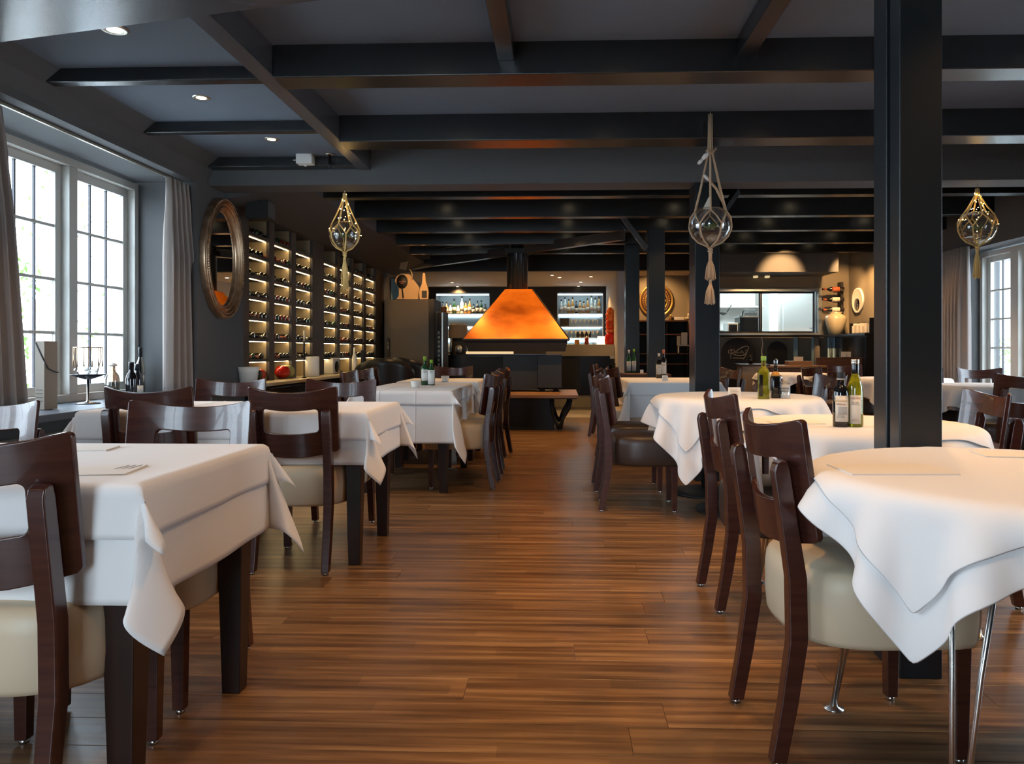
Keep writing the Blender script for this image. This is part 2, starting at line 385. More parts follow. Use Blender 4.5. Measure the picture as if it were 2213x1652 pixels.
# ---- right wall
wr = MB()
RD0, RD1 = 7.0, 8.95
for a, b in ((-2.8, 1.95), (3.9, RD0), (RD1, 12.6)): wr.box(XR, XR+.45, a, b, 0, 2.95)
wr.box(XR, XR+.45, 1.95, 3.9, 0, .2); wr.box(XR, XR+.45, 1.95, 3.9, 2.2, 2.95)
wr.box(XR, XR+.45, RD0, RD1, 2.19, 2.95)
wallr = struct('wall_right', wr, 'wall')
struct('trim_2', box(XR-.012, XR, 9.75, 12.3, 0, 2.69), 'olive')
# ---- unseen wall behind the camera; window added and sized for its daylight
wf = MB(); wf.box(-3.5, -2.4, -3.0, -2.8, 0, 2.95); wf.box(-.8, 5.05, -3.0, -2.8, 0, 2.95)
wf.box(-2.4, -.8, -3.0, -2.8, 0, .3); wf.box(-2.4, -.8, -3.0, -2.8, 2.5, 2.95)
for x in (-1.6,): wf.box(x-.04, x+.04, -2.95, -2.85, .3, 2.5)
struct('wall_front', wf, 'wall')
# ---- rear walls
struct('wall_kitchen', MB().box(2.42, 5.0, 12.3, 12.45, 0, .98).box(2.42, 2.50, 12.3, 12.45, .98, 2.6).box(4.155, 5.0, 12.3, 12.45, .98, 2.6)
       .box(2.50, 4.155, 12.3, 12.45, .98, 1.30).box(2.50, 4.155, 12.3, 12.45, 2.04, 2.72).box(2.42, 5, 12.3, 12.45, 2.6, 2.72), 'olive')
struct('wall_medallion', MB().box(1.12, 2.42, 14.2, 14.35, 0, 2.7).box(2.34, 2.42, 12.45, 14.2, 0, 2.7), 'olive')
struct('wall_bar_side', box(1.0, 1.12, 13.3, 17.0, 0, 2.7), 'barwhite')
bx = lambda u: on_y(u, 700, 16.6)[0]
wb = MB(); wb.box(-3.0, 1.0, 17.15, 17.3, 0, 2.7)
NL0, NL1, NR0, NR1 = bx(941), bx(1058), bx(1204), bx(1304)
wb.box(-3.0, NL0, 16.6, 17.15, 0, 2.46); wb.box(NL1, NR0, 16.6, 17.15, 0, 2.46); wb.box(NR1, 1.0, 16.6, 17.15, 0, 2.46)
NZ0, NZ1 = 1.02, 2.30
for a, b in ((NL0, NL1), (NR0, NR1)): wb.box(a, b, 16.6, 17.15, 0, NZ0); wb.box(a, b, 16.6, 17.15, NZ1, 2.46)
struct('wall_bar_back', wb, 'black')
# ---- ceilings
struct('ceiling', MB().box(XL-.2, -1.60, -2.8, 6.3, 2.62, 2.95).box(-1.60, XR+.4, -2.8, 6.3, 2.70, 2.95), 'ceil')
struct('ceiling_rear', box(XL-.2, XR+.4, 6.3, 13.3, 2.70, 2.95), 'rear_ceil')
struct('ceiling_bar', box(XL-.2, 2.42, 13.3, 17.3, 2.44, 2.56), 'barwhite')
struct('trim_3', MB().box(XL, 2.42, 13.18, 13.3, 2.43, 2.72), 'black')
# kitchen room behind the hatch
struct('wall_kitchen_rear', MB().box(2.42, 5.2, 15.6, 15.7, 0, 2.7).box(5.0, 5.2, 12.45, 15.6, 0, 2.7).box(2.42, 2.5, 12.45, 15.6, 0, 2.7), 'whitewall')
struct('ceiling_kitchen', box(2.42, 5.2, 12.45, 15.7, 2.7, 2.8), 'whitewall')

# ---- beams
def beam(x0, x1, y0, y1, z0, z1, m='beam', bev=.006, label=None):
    o = box(x0, x1, y0, y1, z0, z1).build('ceiling_beam', m, None, kind='structure', bevel=bev); return o
struct('lintel_beam', box(XL, XR, 6.2, 6.48, 2.415, 2.72), 'lintel', bevel=.006)
beam(-1.645, -1.545, 3.0, 6.2, 2.535, 2.72, 'beam_grey')
beam(-1.545, XR, 4.05, 4.24, 2.525, 2.72)
beam(-1.545, XR, 5.28, 5.50, 2.515, 2.72)
beam(XL+.05, -1.645, 4.13, 4.21, 2.545, 2.64, bev=.008)
beam(XL+.05, -1.645, 5.12, 5.19, 2.545, 2.64, bev=.008)
beam(XL+.05, -1.645, 6.08, 6.20, 2.54, 2.64, bev=.008)
beam(-.33, -.24, 2.2, 4.05, 2.60, 2.72); beam(.93, 1.02, 2.2, 4.05, 2.60, 2.72)
d = MB().box(-2.2, 2.4, -.18, .18, 0, .20); o = d.build('ceiling_beam', 'beam_grey', None, kind='structure', bevel=.006)
o.location = (-.95, 2.98, 2.53); o.rotation_euler = (0, 0, -.225)
for Y in (7.15, 8.25, 9.25, 10.35, 11.35): beam(XL+.62 if Y < 12 else XL, XR, Y, Y+.13, 2.50, 2.72, bev=.004)
# oblique beam, diagonal braces
def bar3(name, p0, p1, wd, ht, m):
    p0, p1 = Vector(p0), Vector(p1); L = (p1-p0).length
    o = MB().box(0, L, -wd/2, wd/2, -ht/2, ht/2).build(name, m, None, kind='structure', bevel=.003)
    o.matrix_world = Matrix.Translation(p0) @ (p1-p0).to_track_quat('X', 'Z').to_matrix().to_4x4(); return o
bar3('ceiling_beam', (-2.60, 12.95, 2.49), (.78, 9.55, 2.49), .10, .12, 'beam_grey')
a = on_y(1318, 434, 9.15); b = on_y(1397, 538, 9.15)
bar3('brace_beam', (a[0], 9.15, a[1]), (b[0], 9.15, b[1]), .05, .06, 'beam_grey')
a = on_y(1606, 402, 6.34); b = on_y(1552, 470, 6.34)
bar3('brace_beam', (a[0], 6.55, a[1]), (b[0], 6.34, b[1]), .05, .05, 'beam')
# boxed beam over the kitchen hatch
a = on_y(1555, 588, 11.5); b = on_y(1862, 545, 11.5)
struct('hatch_beam', box(2.42, on_y(1812, 560, 11.6)[0], 11.6, 12.3, on_y(1700, 588, 11.6)[1], on_y(1700, 546, 11.6)[1]+.25), 'wall')
# ---- posts
def post(u0, u1, Y, depth, top, name='post', groove=False):
    x0, x1 = on_y(u0, 700, Y)[0], on_y(u1, 700, Y)[0]
    mb = MB()
    if groove:
        mb.box(x0, x1, Y, Y+depth*.36, 0, top); mb.box(x0+.014, x1, Y+depth*.36, Y+depth*.49, 0, top); mb.box(x0, x1, Y+depth*.49, Y+depth, 0, top)
    else: mb.box(x0, x1, Y, Y+depth, 0, top)
    mb.build(name, 'post', None, kind='structure', bevel=.004)
    return x0, x1
post(1944, 2037, 2.50, .205, 2.70, groove=True)
post(1502, 1555, 6.21, .28, 2.42)
post(1402, 1437, 9.20, .22, 2.52)
post(1352, 1382, 10.6, .22, 2.6)

# ---- windows, left (frames, glazing bars, panes)
def window_x(name, X, y0, y1, z0, z1, ncol, nrow, side=1, sashes=2, deep=.05, barw=.010, post_w=.09):
    """a window in a wall of constant X; each sash gets its own frame, bars and panes"""
    fr = MB(); t = .055
    fr.box(X-.05, X+.05, y0, y1, z0, z0+t).box(X-.05, X+.05, y0, y1, z1-t, z1).box(X-.05, X+.05, y0, y0+t, z0+t, z1-t).box(X-.05, X+.05, y1-t, y1, z0+t, z1-t)
    W = (y1-y0-2*t)/sashes
    for k in range(1, sashes): fr.box(X-.05, X+.05, y0+t+k*W-post_w/2, y0+t+k*W+post_w/2, z0+t, z1-t)
    R = fr.build(name, 'white_paint', None, kind='structure', bevel=.005)
    for k in range(sashes):
        a = y0+t+k*W+(post_w/2 if k else 0); b = y0+t+(k+1)*W-(post_w/2 if k < sashes-1 else 0); c, d_ = z0+t, z1-t
        s = .06; sa = MB(); x0, x1 = X-.03*side-.02, X-.03*side+.02
        sa.box(x0, x1, a, b, c, c+s).box(x0, x1, a, b, d_-s, d_).box(x0, x1, a, a+s, c+s, d_-s).box(x0, x1, b-s, b, c+s, d_-s)
        sa.build('sash', 'white_paint', R, bevel=.003)
        a += s; b -= s; c += s; d_ -= s; w_ = (b-a)/ncol; h_ = (d_-c)/nrow
        for i in range(1, ncol): box(X-.03*side-.008, X-.03*side+.008, a+i*w_-.006, a+i*w_+.006, c, d_).build('glazing_bar', 'steel_dark', R)
        for j in range(1, nrow): box(X-.03*side-.012, X-.03*side+.012, a, b, c+j*h_-barw, c+j*h_+barw).build('glazing_bar', 'white_paint', R)
        for i in range(ncol):
            for j in range(nrow):
                box(X-.03*side-.002, X-.03*side+.002, a+i*w_, a+(i+1)*w_, c+j*h_, c+(j+1)*h_).build('pane', 'pane', R)
    return R
window_x('window_1', -3.42, 3.6, 6.0, .70, 2.385, 3, 4, sashes=3)
window_x('window_2', -3.42, .45, 2.8, .70, 2.385, 3, 4, sashes=3)  # unseen window, added for more daylight on the tables
struct('window_sill_1', box(-3.48, XL+.045, 3.6, 6.0, .655, .70), 'sill', bevel=.006)
struct('window_sill_2', box(-3.48, XL+.045, .45, 2.8, .655, .70), 'sill', bevel=.006)
# curtain rail in the reveal
struct('trim_4', box(-3.015, -3.0, 3.62, 5.98, 2.382, 2.398), 'cap_silver')
# right door-window
window_x('door_1', 4.87, RD0, RD1, 0.0, 2.17, 2, 6, side=-1, sashes=3, post_w=.14)
window_x('window_3', 4.87, 1.95, 3.9, .2, 2.2, 3, 4, side=-1, sashes=2)  # unseen window, its size set by the daylight wanted inside
# kitchen hatch frame
hx0, hx1 = 2.50, 4.155
hz0, hz1 = on_y(1700, 723, 12.3)[1], on_y(1700, 628, 12.3)[1]
hf = MB(); t = .05

# kitchen hatch: frame, two sliding frames, ledge
hatch = root('serving_hatch', 'grey framed serving hatch with sliding panes into the bright kitchen', 'hatch', (0, 0, 0))
mb = MB(); HY = 12.27
mb.box(2.50, 4.155, HY, 12.47, 1.30, 1.335).box(2.50, 4.155, HY, 12.47, 2.00, 2.04).box(4.10, 4.155, HY, 12.47, 1.335, 2.0).box(2.50, 2.54, HY, 12.47, 1.335, 2.0)
mb.build('frame', 'stainless', hatch)
for a, b, yy in ((2.54, 3.24, 12.36), (3.20, 4.09, 12.41)):
    q = MB(); t = .028
    q.box(a, b, yy, yy+.03, 1.335, 1.335+t).box(a, b, yy, yy+.03, 2.0-t, 2.0).box(a, a+t, yy, yy+.03, 1.335+t, 2.0-t).box(b-t, b, yy, yy+.03, 1.335+t, 2.0-t)
    f_ = q.build('sliding_sash', 'steel_dark', hatch); box(a+t, b-t, yy+.012, yy+.016, 1.335+t, 2.0-t).build('pane', 'pane', f_)
ledge = box(2.43, XR-.03, 11.95, 12.26, 1.265, 1.297).build('ledge', 'blackgloss', None, bevel=.004)
tag(ledge, 'long gloss black ledge shelf below the serving hatch', 'shelf')

# ================================================================== CHAIRS
def rrect(hw, hh, r, n=6, cx=0, cz=0):
    pts = []
    for (sx, sz, a0) in ((1, 1, 0), (-1, 1, PI/2), (-1, -1, PI), (1, -1, 3*PI/2)):
        for k in range(n+1):
            a = a0+PI/2*k/n; pts.append((cx+sx*(hw-r)+r*math.cos(a), cz+sz*(hh-r)+r*math.sin(a)))
    out = []                                  # subdivide the straight runs so the sheet can curve
    for i, p in enumerate(pts):
        q = pts[(i+1) % len(pts)]; out.append(p)
        if (i+1) % (n+1) == 0:
            m_ = 7
            for k in range(1, m_): out.append((p[0]+(q[0]-p[0])*k/m_, p[1]+(q[1]-p[1])*k/m_))
    return out
def chair_proto(name, label, seatmat, loc, rz, group):
    R = root(name, label, 'chair', loc, rz, group)
    # seat: deep upholstered drum with soft corners
    prof = [(.0, .304), (.90, .304), (.965, .308), (.985, .322), (1.0, .37), (1.0, .44), (.985, .474), (.972, .479), (.962, .486), (.92, .496), (.6, .504), (0, .506)]
    mb = MB(); vs = []; ns = 44
    for r, z in prof:
        for k in range(ns):
            a = 2*PI*k/ns; ca, sa = math.cos(a), math.sin(a); pw = 7.0 if sa > 0 else 3.0
            q = (abs(ca)**pw+abs(sa)**pw)**(-1/pw)*max(r, 1e-4)
            vs.append((q*ca*.234, .012+q*sa*(.222 if sa > 0 else .252), z))
    fs = [(i*ns+k, i*ns+(k+1) % ns, (i+1)*ns+(k+1) % ns, (i+1)*ns+k) for i in range(len(prof)-1) for k in range(ns)]
    mb.add(vs, fs, 0, True)
    mb.build('seat', seatmat, R)
    # backrest: curved ply panel with a rounded slot
    outer, inner = rrect(.216, .158, .014, cz=0), rrect(.132, .056, .018, cz=.014)
    n = len(outer); rings = [outer]
    for k in (.33, .66): rings.append([(o[0]+(i[0]-o[0])*k, o[1]+(i[1]-o[1])*k) for o, i in zip(outer, inner)])
    rings.append(inner)
    tilt = math.radians(8); cy, cz = -.222, .732; mb = MB(); th = .009
    def mp(p, side):
        x, t = p; curve = -.066*(1-(x/.216)**2); t = t-.022*(1-(x/.216)**2)
        yl = curve + side*th
        return (x, cy + yl*math.cos(tilt) - t*math.sin(tilt), cz + t*math.cos(tilt) + yl*math.sin(tilt))
    vs = [mp(p, sd) for sd in (1, -1) for ring in rings for p in ring]; fs = []; nr = len(rings)
    for k in range(nr-1):
        for i in range(n):
            j = (i+1) % n; a = k*n; b = (k+1)*n
            fs.append((a+i, a+j, b+j, b+i)); o_ = nr*n; fs.append((o_+a+i, o_+b+i, o_+b+j, o_+a+j))
    for i in range(n):
        j = (i+1) % n; o_ = nr*n; fs.append((i, o_+i, o_+j, j)); a = (nr-1)*n; fs.append((a+i, a+j, o_+a+j, o_+a+i))
    mb.add(vs, fs, 0, True); bo = mb.build('backrest', 'chair_wood', R)
    md = bo.modifiers.new('bevel', 'BEVEL'); md.width = .004; md.segments = 2; md.limit_method = 'ANGLE'; md.angle_limit = math.radians(50); md.harden_normals = True
    # rear legs run up behind the panel; front legs square tapered
    for sx in (-1, 1):
        x = sx*.176
        q = MB().stack([((x, -.297, 0.012), (.018, .020)), ((x, -.270, .16), (.019, .022)), ((x, -.247, .32), (.020, .024)), ((x, -.250, .48), (.020, .024)), ((x, -.268, .60), (.020, .022)), ((x, -.290, .750), (.0195, .021)), ((x, -.290, .772), (.019, .015)), ((x, -.284, .780), (.018, .006))])
        q.build('leg', 'chair_wood', R, bevel=.004)
        q = MB().stack([((x*1.0, .176, .012), (.0165, .0165)), ((x*1.0, .178, .31), (.021, .021))])
        q.build('leg', 'chair_wood', R, bevel=.003)
        for gy in (-.297, .176): MB().lathe([(.012, 0), (.012, .012)], 10, (x, gy, 0)).build('glide', 'chrome', R)
    return R
D = math.radians
GL, GR = 'cream seated chairs', 'brown seated chairs'
LC = 'dark wood chair with cream leather seat'
LB = 'dark wood chair with brown leather seat'
cream_src = chair_proto('dining_chair', LC+' nearest the window side, back to the viewer at the close table', 'cream', (-1.265, 1.84, 0), D(1.5), None)
cream_src['label'] = 'dark wood chair with cream leather seat, cut off by the frame, at the closest table'
brown_src = chair_proto('dining_chair', LB+' tucked beside the big black post', 'brown', (.935, 3.29, 0), D(-88), None)
brown_src['label'] = 'brown-seated chair standing sideways behind the cream-seated one near the big post'
def ch(src, x, y, rz, label): return dup(src, (x, y, 0), D(rz), label)
ch(cream_src, -1.285, 2.37, 180, 'dark wood chair facing the viewer, behind the closest table, its slot half hidden')
ch(cream_src, -2.04, 2.37, 180, 'dark wood chair behind the closest table, cut by the left edge of the picture')
ch(cream_src, -1.28, 3.86, 0, 'cream-seated chair seen whole from behind at the second table of the window row')
ch(cream_src, -1.985, 3.86, 0, 'chair seen from behind below the wine bottles on the window sill')
ch(cream_src, -2.01, 4.36, 180, 'chair facing the viewer beneath the oval mirror and curtain')
ch(cream_src, -1.33, 4.36, 180, 'chair facing the viewer in front of the lit counter, behind the second table')
ch(cream_src, -.80, 5.97, 88, 'cream-seated chair in profile on the aisle side of the third window row table')
ch(cream_src, -.80, 6.60, 92, 'second chair in profile along the aisle, behind the first of that row')
ch(cream_src, -.82, 7.72, 84, 'last chair in profile on the aisle before the fireplace bench')
ch(cream_src, -1.18, 8.22, 180, 'chair facing the viewer beyond the farther candle cup table near the cooler')
ch(cream_src, -1.60, 6.62, -92, 'chair with its back to the counter, partly behind the second row chair')
ch(cream_src, -1.66, 7.33, -98, 'narrow-looking chair between two others below the black armchairs')
ch(cream_src, -1.68, 7.95, -72, 'chair with visible back slot in front of the black armchair')
ch(cream_src, .838, 2.165, -86, 'big foreground chair with rounded cream seat at the near round table')
ch(brown_src, 1.62, 2.11, 90, 'brown seated chair at the right edge, its back outside the picture')
ch(brown_src, .575, 5.19, -92, 'brown-seated chair in full profile facing the oil bottle table')
ch(brown_src, .565, 5.88, -90, 'second brown-seated profile chair just behind the one facing the oil bottle table')
ch(cream_src, .66, 7.42, -90, 'cream-seated profile chair at the square table behind the slim post')
ch(cream_src, .80, 8.12, -80, 'taller-looking chair back rising beside the square table corner with the slim bottles')
ch(brown_src, .68, 9.45, -100, 'distant chair back just right of the fireplace bench')
ch(brown_src, 1.74, 5.62, 100, 'chair with bright back slot right of the oil bottle table')
ch(brown_src, 1.46, 7.62, 104, 'chair back right beside the rope-hung post at the square table')
ch(brown_src, 3.00, 8.55, -80, 'chair in profile between the kitchen hatch tables, back toward the slim posts')
ch(brown_src, 3.55, 9.42, 180, 'low chair back facing the viewer below the white vase')
ch(brown_src, 1.60, 3.40, 84, 'glossy chair right of the big post, its slot showing the room behind')
ch(brown_src, 3.47, 6.14, 6, 'very dark chair seen from behind at the round table by the glazed door')
ch(brown_src, 4.16, 7.50, 178, 'chair facing the viewer in front of the glazed door')
ch(brown_src, 3.50, 7.40, 172, 'chair back peeking out right of the big post below the curtain')

# ================================================================== TABLES
TT = .745
def rect_table(x0, x1, y0, y1, label, legw=.044, inset=.0):
    cx, cy = (x0+x1)/2, (y0+y1)/2
    R = root('dining_table', label, 'table', (cx, cy, 0)); hx, hy = (x1-x0)/2-.02, (y1-y0)/2-.02
    box(-hx, hx, -hy, hy, TT-.03, TT).build('tabletop', 'table_wood', R, bevel=.012)
    box(-hx+.05, hx-.05, -hy+.05, hy-.05, TT-.09, TT-.03).build('apron', 'table_wood', R)
    for sx in (-1, 1):
        for sy in (-1, 1):
            lx, ly = sx*(hx-legw), sy*(hy-legw)
            MB().taper((lx, ly, 0), (.028, .028), (lx, ly, TT-.03), (legw, legw)).build('leg', 'table_wood', R, bevel=.003)
    return R
def round_table(cx, cy, r, label, kind, base_r=.25):
    R = root('round_table', label, 'table', (cx, cy, 0))
    MB().lathe([(r-.02, TT-.03), (r-.014, TT-.02), (r-.014, TT-.01), (r-.024, TT)], 48).build('tabletop', 'table_wood', R)
    if kind == 'chrome':
        for sx in (-1, 1):
            for sy in (-1, 1):
                a = math.atan2(sy, sx); fx, fy = .50*math.cos(a), .50*math.sin(a); tx, ty = -math.sin(a), math.cos(a)
                q = MB(); fx, fy = fx*r/.5*.98, fy*r/.5*.98
                for k in (-1, 1):
                    q.tube([(fx*.70+tx*k*.055, fy*.70+ty*k*.055, TT-.03), (fx*.86+tx*k*.028, fy*.86+ty*k*.028, .38), (fx+tx*k*.006, fy+ty*k*.006, .012)], .0065, 10)
                lg = q.build('leg', 'chrome', R)
                MB().lathe([(.030, 0), (.030, .004), (.012, .010), (.008, .03)], 16, (fx, fy, 0)).build('foot', 'chrome', lg)
    else:
        MB().lathe([(base_r, 0), (base_r, .010), (base_r*.6, .022), (.05, .034), (.05, .04)], 40).build('base_plate', 'iron', R)
        MB().lathe([(.062, .034), (.062, TT-.03)], 24).build('column', 'iron', R)
        box(-.22, .22, -.03, .03, TT-.045, TT-.03).build('bracket', 'iron', R)
    return R
T = {}
rect_table(-2.37, -.95, 1.69, 2.41, 'dark four-legged table under white cloths, closest on the window side')
rect_table(-2.37, -.95, 3.69, 4.41, 'dark-legged table under white cloths, second along the window side')
rect_table(-1.52, -.80, 5.58, 6.92, 'dark-legged table below the two green labelled bottles')
rect_table(-1.55, -.80, 7.25, 8.10, 'farther window row table carrying the second candle cup')
rect_table(.66, 1.50, 7.20, 8.40, 'square table under white cloth behind the slim post')
round_table(1.155, 1.94, .50, 'large round table on chrome rod legs in the right foreground', 'chrome')
round_table(1.225, 3.19, .46, 'round table carrying the two labelled oil and vinegar bottles', 'chrome')
round_table(1.17, 5.10, .53, 'round pedestal table carrying the tall green oil bottle', 'pedestal', .27)
round_table(3.85, 6.90, .50, 'round table near the glazed door', 'pedestal')
round_table(3.10, 10.35, .46, 'small far table under white cloth below the serving hatch', 'pedestal')
round_table(3.80, 8.62, .50, 'round far table just left of the big post', 'pedestal')
# pedestal plate seen behind the big round one
rt = root('pedestal_stand', 'second black disc base standing behind the round pedestal table', 'stand', (1.10, 5.72, 0))
MB().lathe([(.27, 0), (.27, .012), (.16, .024), (.05, .036)], 40).build('base_plate', 'iron', rt)
MB().lathe([(.05, .034), (.05, .70)], 20).build('column', 'iron', rt)

# ---- draped cloths: a small position-based cloth solver
def drape(shape, hx, hy, ax, ay, sp=.028, steps=190, iters=10, seed=0, ztop=TT+.005, damp=.985):
    """shape 'rect' half size hx,hy (or 'round' radius hx); cloth half size ax,ay. Returns grid points"""
    rs = np.random.RandomState(seed)
    nx, ny = int(round(2*ax/sp))+1, int(round(2*ay/sp))+1
    gx, gy = np.linspace(-ax, ax, nx), np.linspace(-ay, ay, ny)
    X, Y = np.meshgrid(gx, gy, indexing='ij'); P = np.stack([X, Y, np.full_like(X, ztop)], -1)
    sx, sy = gx[1]-gx[0], gy[1]-gy[0]; rc = .012
    if shape == 'rect':
        dx = np.maximum(np.abs(X)-(hx-rc), 0); dy = np.maximum(np.abs(Y)-(hy-rc), 0); d = np.hypot(dx, dy)
        nxx, nyy = dx*np.sign(X), dy*np.sign(Y)
    else:
        rr = np.hypot(X, Y); d = np.maximum(rr-(hx-rc), 0); nxx, nyy = X*(d > 0), Y*(d > 0)
    pin = d <= 0; nn = np.hypot(nxx, nyy)+1e-9; nxx, nyy = nxx/nn, nyy/nn
    # start from a loose flare so that it settles quickly
    P[..., 0] -= nxx*d*.35*(~pin); P[..., 1] -= nyy*d*.35*(~pin); P[..., 2] -= d*.70
    P += rs.normal(0, .0015, P.shape)*(~pin)[..., None]
    V = np.zeros_like(P); inv = (~pin).astype(float)
    prs = []
    def pair(sl1, sl2, rest, k): prs.append((sl1, sl2, rest, k))
    S = slice
    for o in (0, 1):
        pair((S(o, nx-1, 2), S(None)), (S(o+1, nx, 2), S(None)), sx, 1.0); pair((S(None), S(o, ny-1, 2)), (S(None), S(o+1, ny, 2)), sy, 1.0)
    dg = math.hypot(sx, sy)
    for o in (0, 1):
        pair((S(o, nx-1, 2), S(0, ny-1)), (S(o+1, nx, 2), S(1, ny)), dg, .55); pair((S(o, nx-1, 2), S(1, ny)), (S(o+1, nx, 2), S(0, ny-1)), dg, .55)
    B = 3
    for o in range(0, 2*B, B):
        for q in range(B):
            pair((S(o+q, nx-B, 2*B), S(None)), (S(o+q+B, nx, 2*B), S(None)), sx*B, .42); pair((S(None), S(o+q, ny-B, 2*B)), (S(None), S(o+q+B, ny, 2*B)), sy*B, .42)
    fixed = []
    for s1, s2, rest, k in prs:
        a, b = P[s1], P[s2]; n0 = min(a.shape[0], b.shape[0]); n1 = min(a.shape[1], b.shape[1])
        if n0 and n1: fixed.append((s1, s2, rest, k, n0, n1))
    dt = 1/60
    P0 = P.copy()
    for st in range(steps):
        V[..., 2] -= 9.8*dt*.5; V *= damp; old = P.copy(); P = P+V*dt*inv[..., None]
        for it in range(iters):
            for s1, s2, rest, k, n0, n1 in fixed:
                a = P[s1][:n0, :n1]; b = P[s2][:n0, :n1]; dlt = b-a; L = np.sqrt((dlt**2).sum(-1))+1e-9
                wa, wb = inv[s1][:n0, :n1], inv[s2][:n0, :n1]; ws = wa+wb; ws[ws == 0] = 1e9
                if rest > 2.5*sx: cor = np.where(L < rest, (L-rest)*k*.5, 0)
                else: cor = (L-rest)*k
                c = (cor/L/ws)[..., None]*dlt
                P[s1][:n0, :n1] += c*wa[..., None]; P[s2][:n0, :n1] -= c*wb[..., None]
            # keep out of the table edge
            x, y_, z = P[..., 0], P[..., 1], P[..., 2]; g = .004
            if shape == 'rect':
                px, py = hx+g-np.abs(x), hy+g-np.abs(y_); ins = (px > 0) & (py > 0) & ~pin
                shallow = ins & (ztop-z < np.minimum(px, py)) & (z > ztop-.02)
                deep = ins & ~shallow; mx = deep & (px < py); my = deep & ~(px < py)
                x[mx] += (np.sign(x)*px)[mx]; y_[my] += (np.sign(y_)*py)[my]
            else:
                r_ = np.hypot(x, y_)+1e-9; pr = hx+g-r_; ins = (pr > 0) & ~pin
                shallow = ins & (ztop-z < pr) & (z > ztop-.02); deep = ins & ~shallow
                x[deep] += (x/r_*pr)[deep]; y_[deep] += (y_/r_*pr)[deep]
            z[shallow] = ztop; np.maximum(z, .03, out=z)
        P[pin] = P0[pin]
        V = (P-old)/dt
        vm = np.sqrt((V**2).sum(-1, keepdims=True)); V *= np.minimum(1, 3/(vm+1e-9))
    P[..., 2] = np.where(pin, ztop, P[..., 2])
    return P
def cloth_rect(hx, hy, drop, ears, off=0.0, flare=.045, creases=((), ()), seed=0):
    """ironed cloth over a rectangular table: flat hanging sides, an ear of folded cloth at each corner.
    ears: for the corners (+,+) (-,+) (-,-) (+,-): (outward amount, width, turn)"""
    rs = np.random.RandomState(seed)
    def axis(h, cr):
        r = .004; out = [h-.02, h-.004, h+.0015, h+.006]
        n = max(5, int(drop/.016)); out += [h+.006+(drop-.006)*k/n for k in range(1, n+1)]
        inn = list(np.linspace(0, h-.05, 8))
        pos = inn+out; ax = [-v for v in pos[::-1]]+pos[1:]
        for c_ in cr: ax += [c_-.010, c_-.003, c_, c_+.003, c_+.010]
        return np.array(sorted(set(round(v, 5) for v in ax)))
    gx, gy = axis(hx, creases[0]), axis(hy, creases[1])
    X, Y = np.meshgrid(gx, gy, indexing='ij'); dx = np.maximum(np.abs(X)-hx, 0); dy = np.maximum(np.abs(Y)-hy, 0)
    sx, sy = np.where(X >= 0, 1., -1.), np.where(Y >= 0, 1., -1.); d = np.hypot(dx, dy); phi = np.arctan2(dy, dx+1e-12)
    P = np.stack([np.clip(X, -hx, hx), np.clip(Y, -hy, hy), np.full_like(X, TT+.006)], -1)
    nx_, ny_ = np.cos(phi)*sx, np.sin(phi)*sy
    onx = (dx > 0) & (dy <= 0); ony = (dy > 0) & (dx <= 0); cor = (dx > 0) & (dy > 0)
    D_ = np.zeros_like(P); D_[..., 2] = -1
    rip = 1+.9*np.sin(np.where(onx, Y, X)*5.3+seed)*.6+.5*np.sin(np.where(onx, Y, X)*11.7+seed*2)
    edge = np.clip(np.minimum(np.where(onx, hy-np.abs(Y), 9), np.where(ony, hx-np.abs(X), 9))/.25, 0, 1)
    fl = flare*(1+(rip-1)*edge*(~cor)); D_[..., 0] += fl*nx_; D_[..., 1] += fl*ny_
    for (qx, qy), (A, B, turn) in zip(((1, 1), (-1, 1), (-1, -1), (1, -1)), ears):
        m = cor & (sx == qx) & (sy == qy); w = np.array([qx, qy], float)/math.sqrt(2); c_, s_ = math.cos(turn), math.sin(turn)
        w = np.array([w[0]*c_-w[1]*s_, w[0]*s_+w[1]*c_]); t = np.array([-qx, qy], float)/math.sqrt(2)
        t = np.array([t[0]*c_-t[1]*s_, t[0]*s_+t[1]*c_])
        S2 = np.sin(2*phi); a = A*np.abs(S2)**.85; b = B*np.sin(4*phi)*(1+.15*np.sin(d*20+seed))
        D_[..., 0] += np.where(m, a*w[0]+b*t[0], 0); D_[..., 1] += np.where(m, a*w[1]+b*t[1], 0)
    D_ /= np.linalg.norm(D_, axis=-1, keepdims=True)
    P += D_*d[..., None]
    # roll over the table edge with a small radius
    k = np.clip(1-d/.006, 0, 1)[..., None]
    nrm = np.stack([nx_, ny_, np.zeros_like(nx_)], -1)*(d > 0)[..., None]
    P += nrm*(1-k)*(.003+off); P[..., 2] += off*np.where(d > 0, np.clip(1-d/.02, 0, 1), 1)+off*.4*(d <= 0)
    for c_ in creases[0]: P[..., 2] += np.where((np.abs(X-c_) < .0015) & (d <= 0), .0022, 0); P[..., 1] += np.where((np.abs(X-c_) < .0015) & ony, sy*.0025, 0)
    for c_ in creases[1]: P[..., 2] += np.where((np.abs(Y-c_) < .0015) & (d <= 0), .0022, 0); P[..., 0] += np.where((np.abs(Y-c_) < .0015) & onx, sx*.0025, 0)
    return P
def grid_normals(P):
    du = np.gradient(P, axis=0); dv = np.gradient(P, axis=1); n = np.cross(du, dv); return n/(np.linalg.norm(n, axis=-1, keepdims=True)+1e-9)
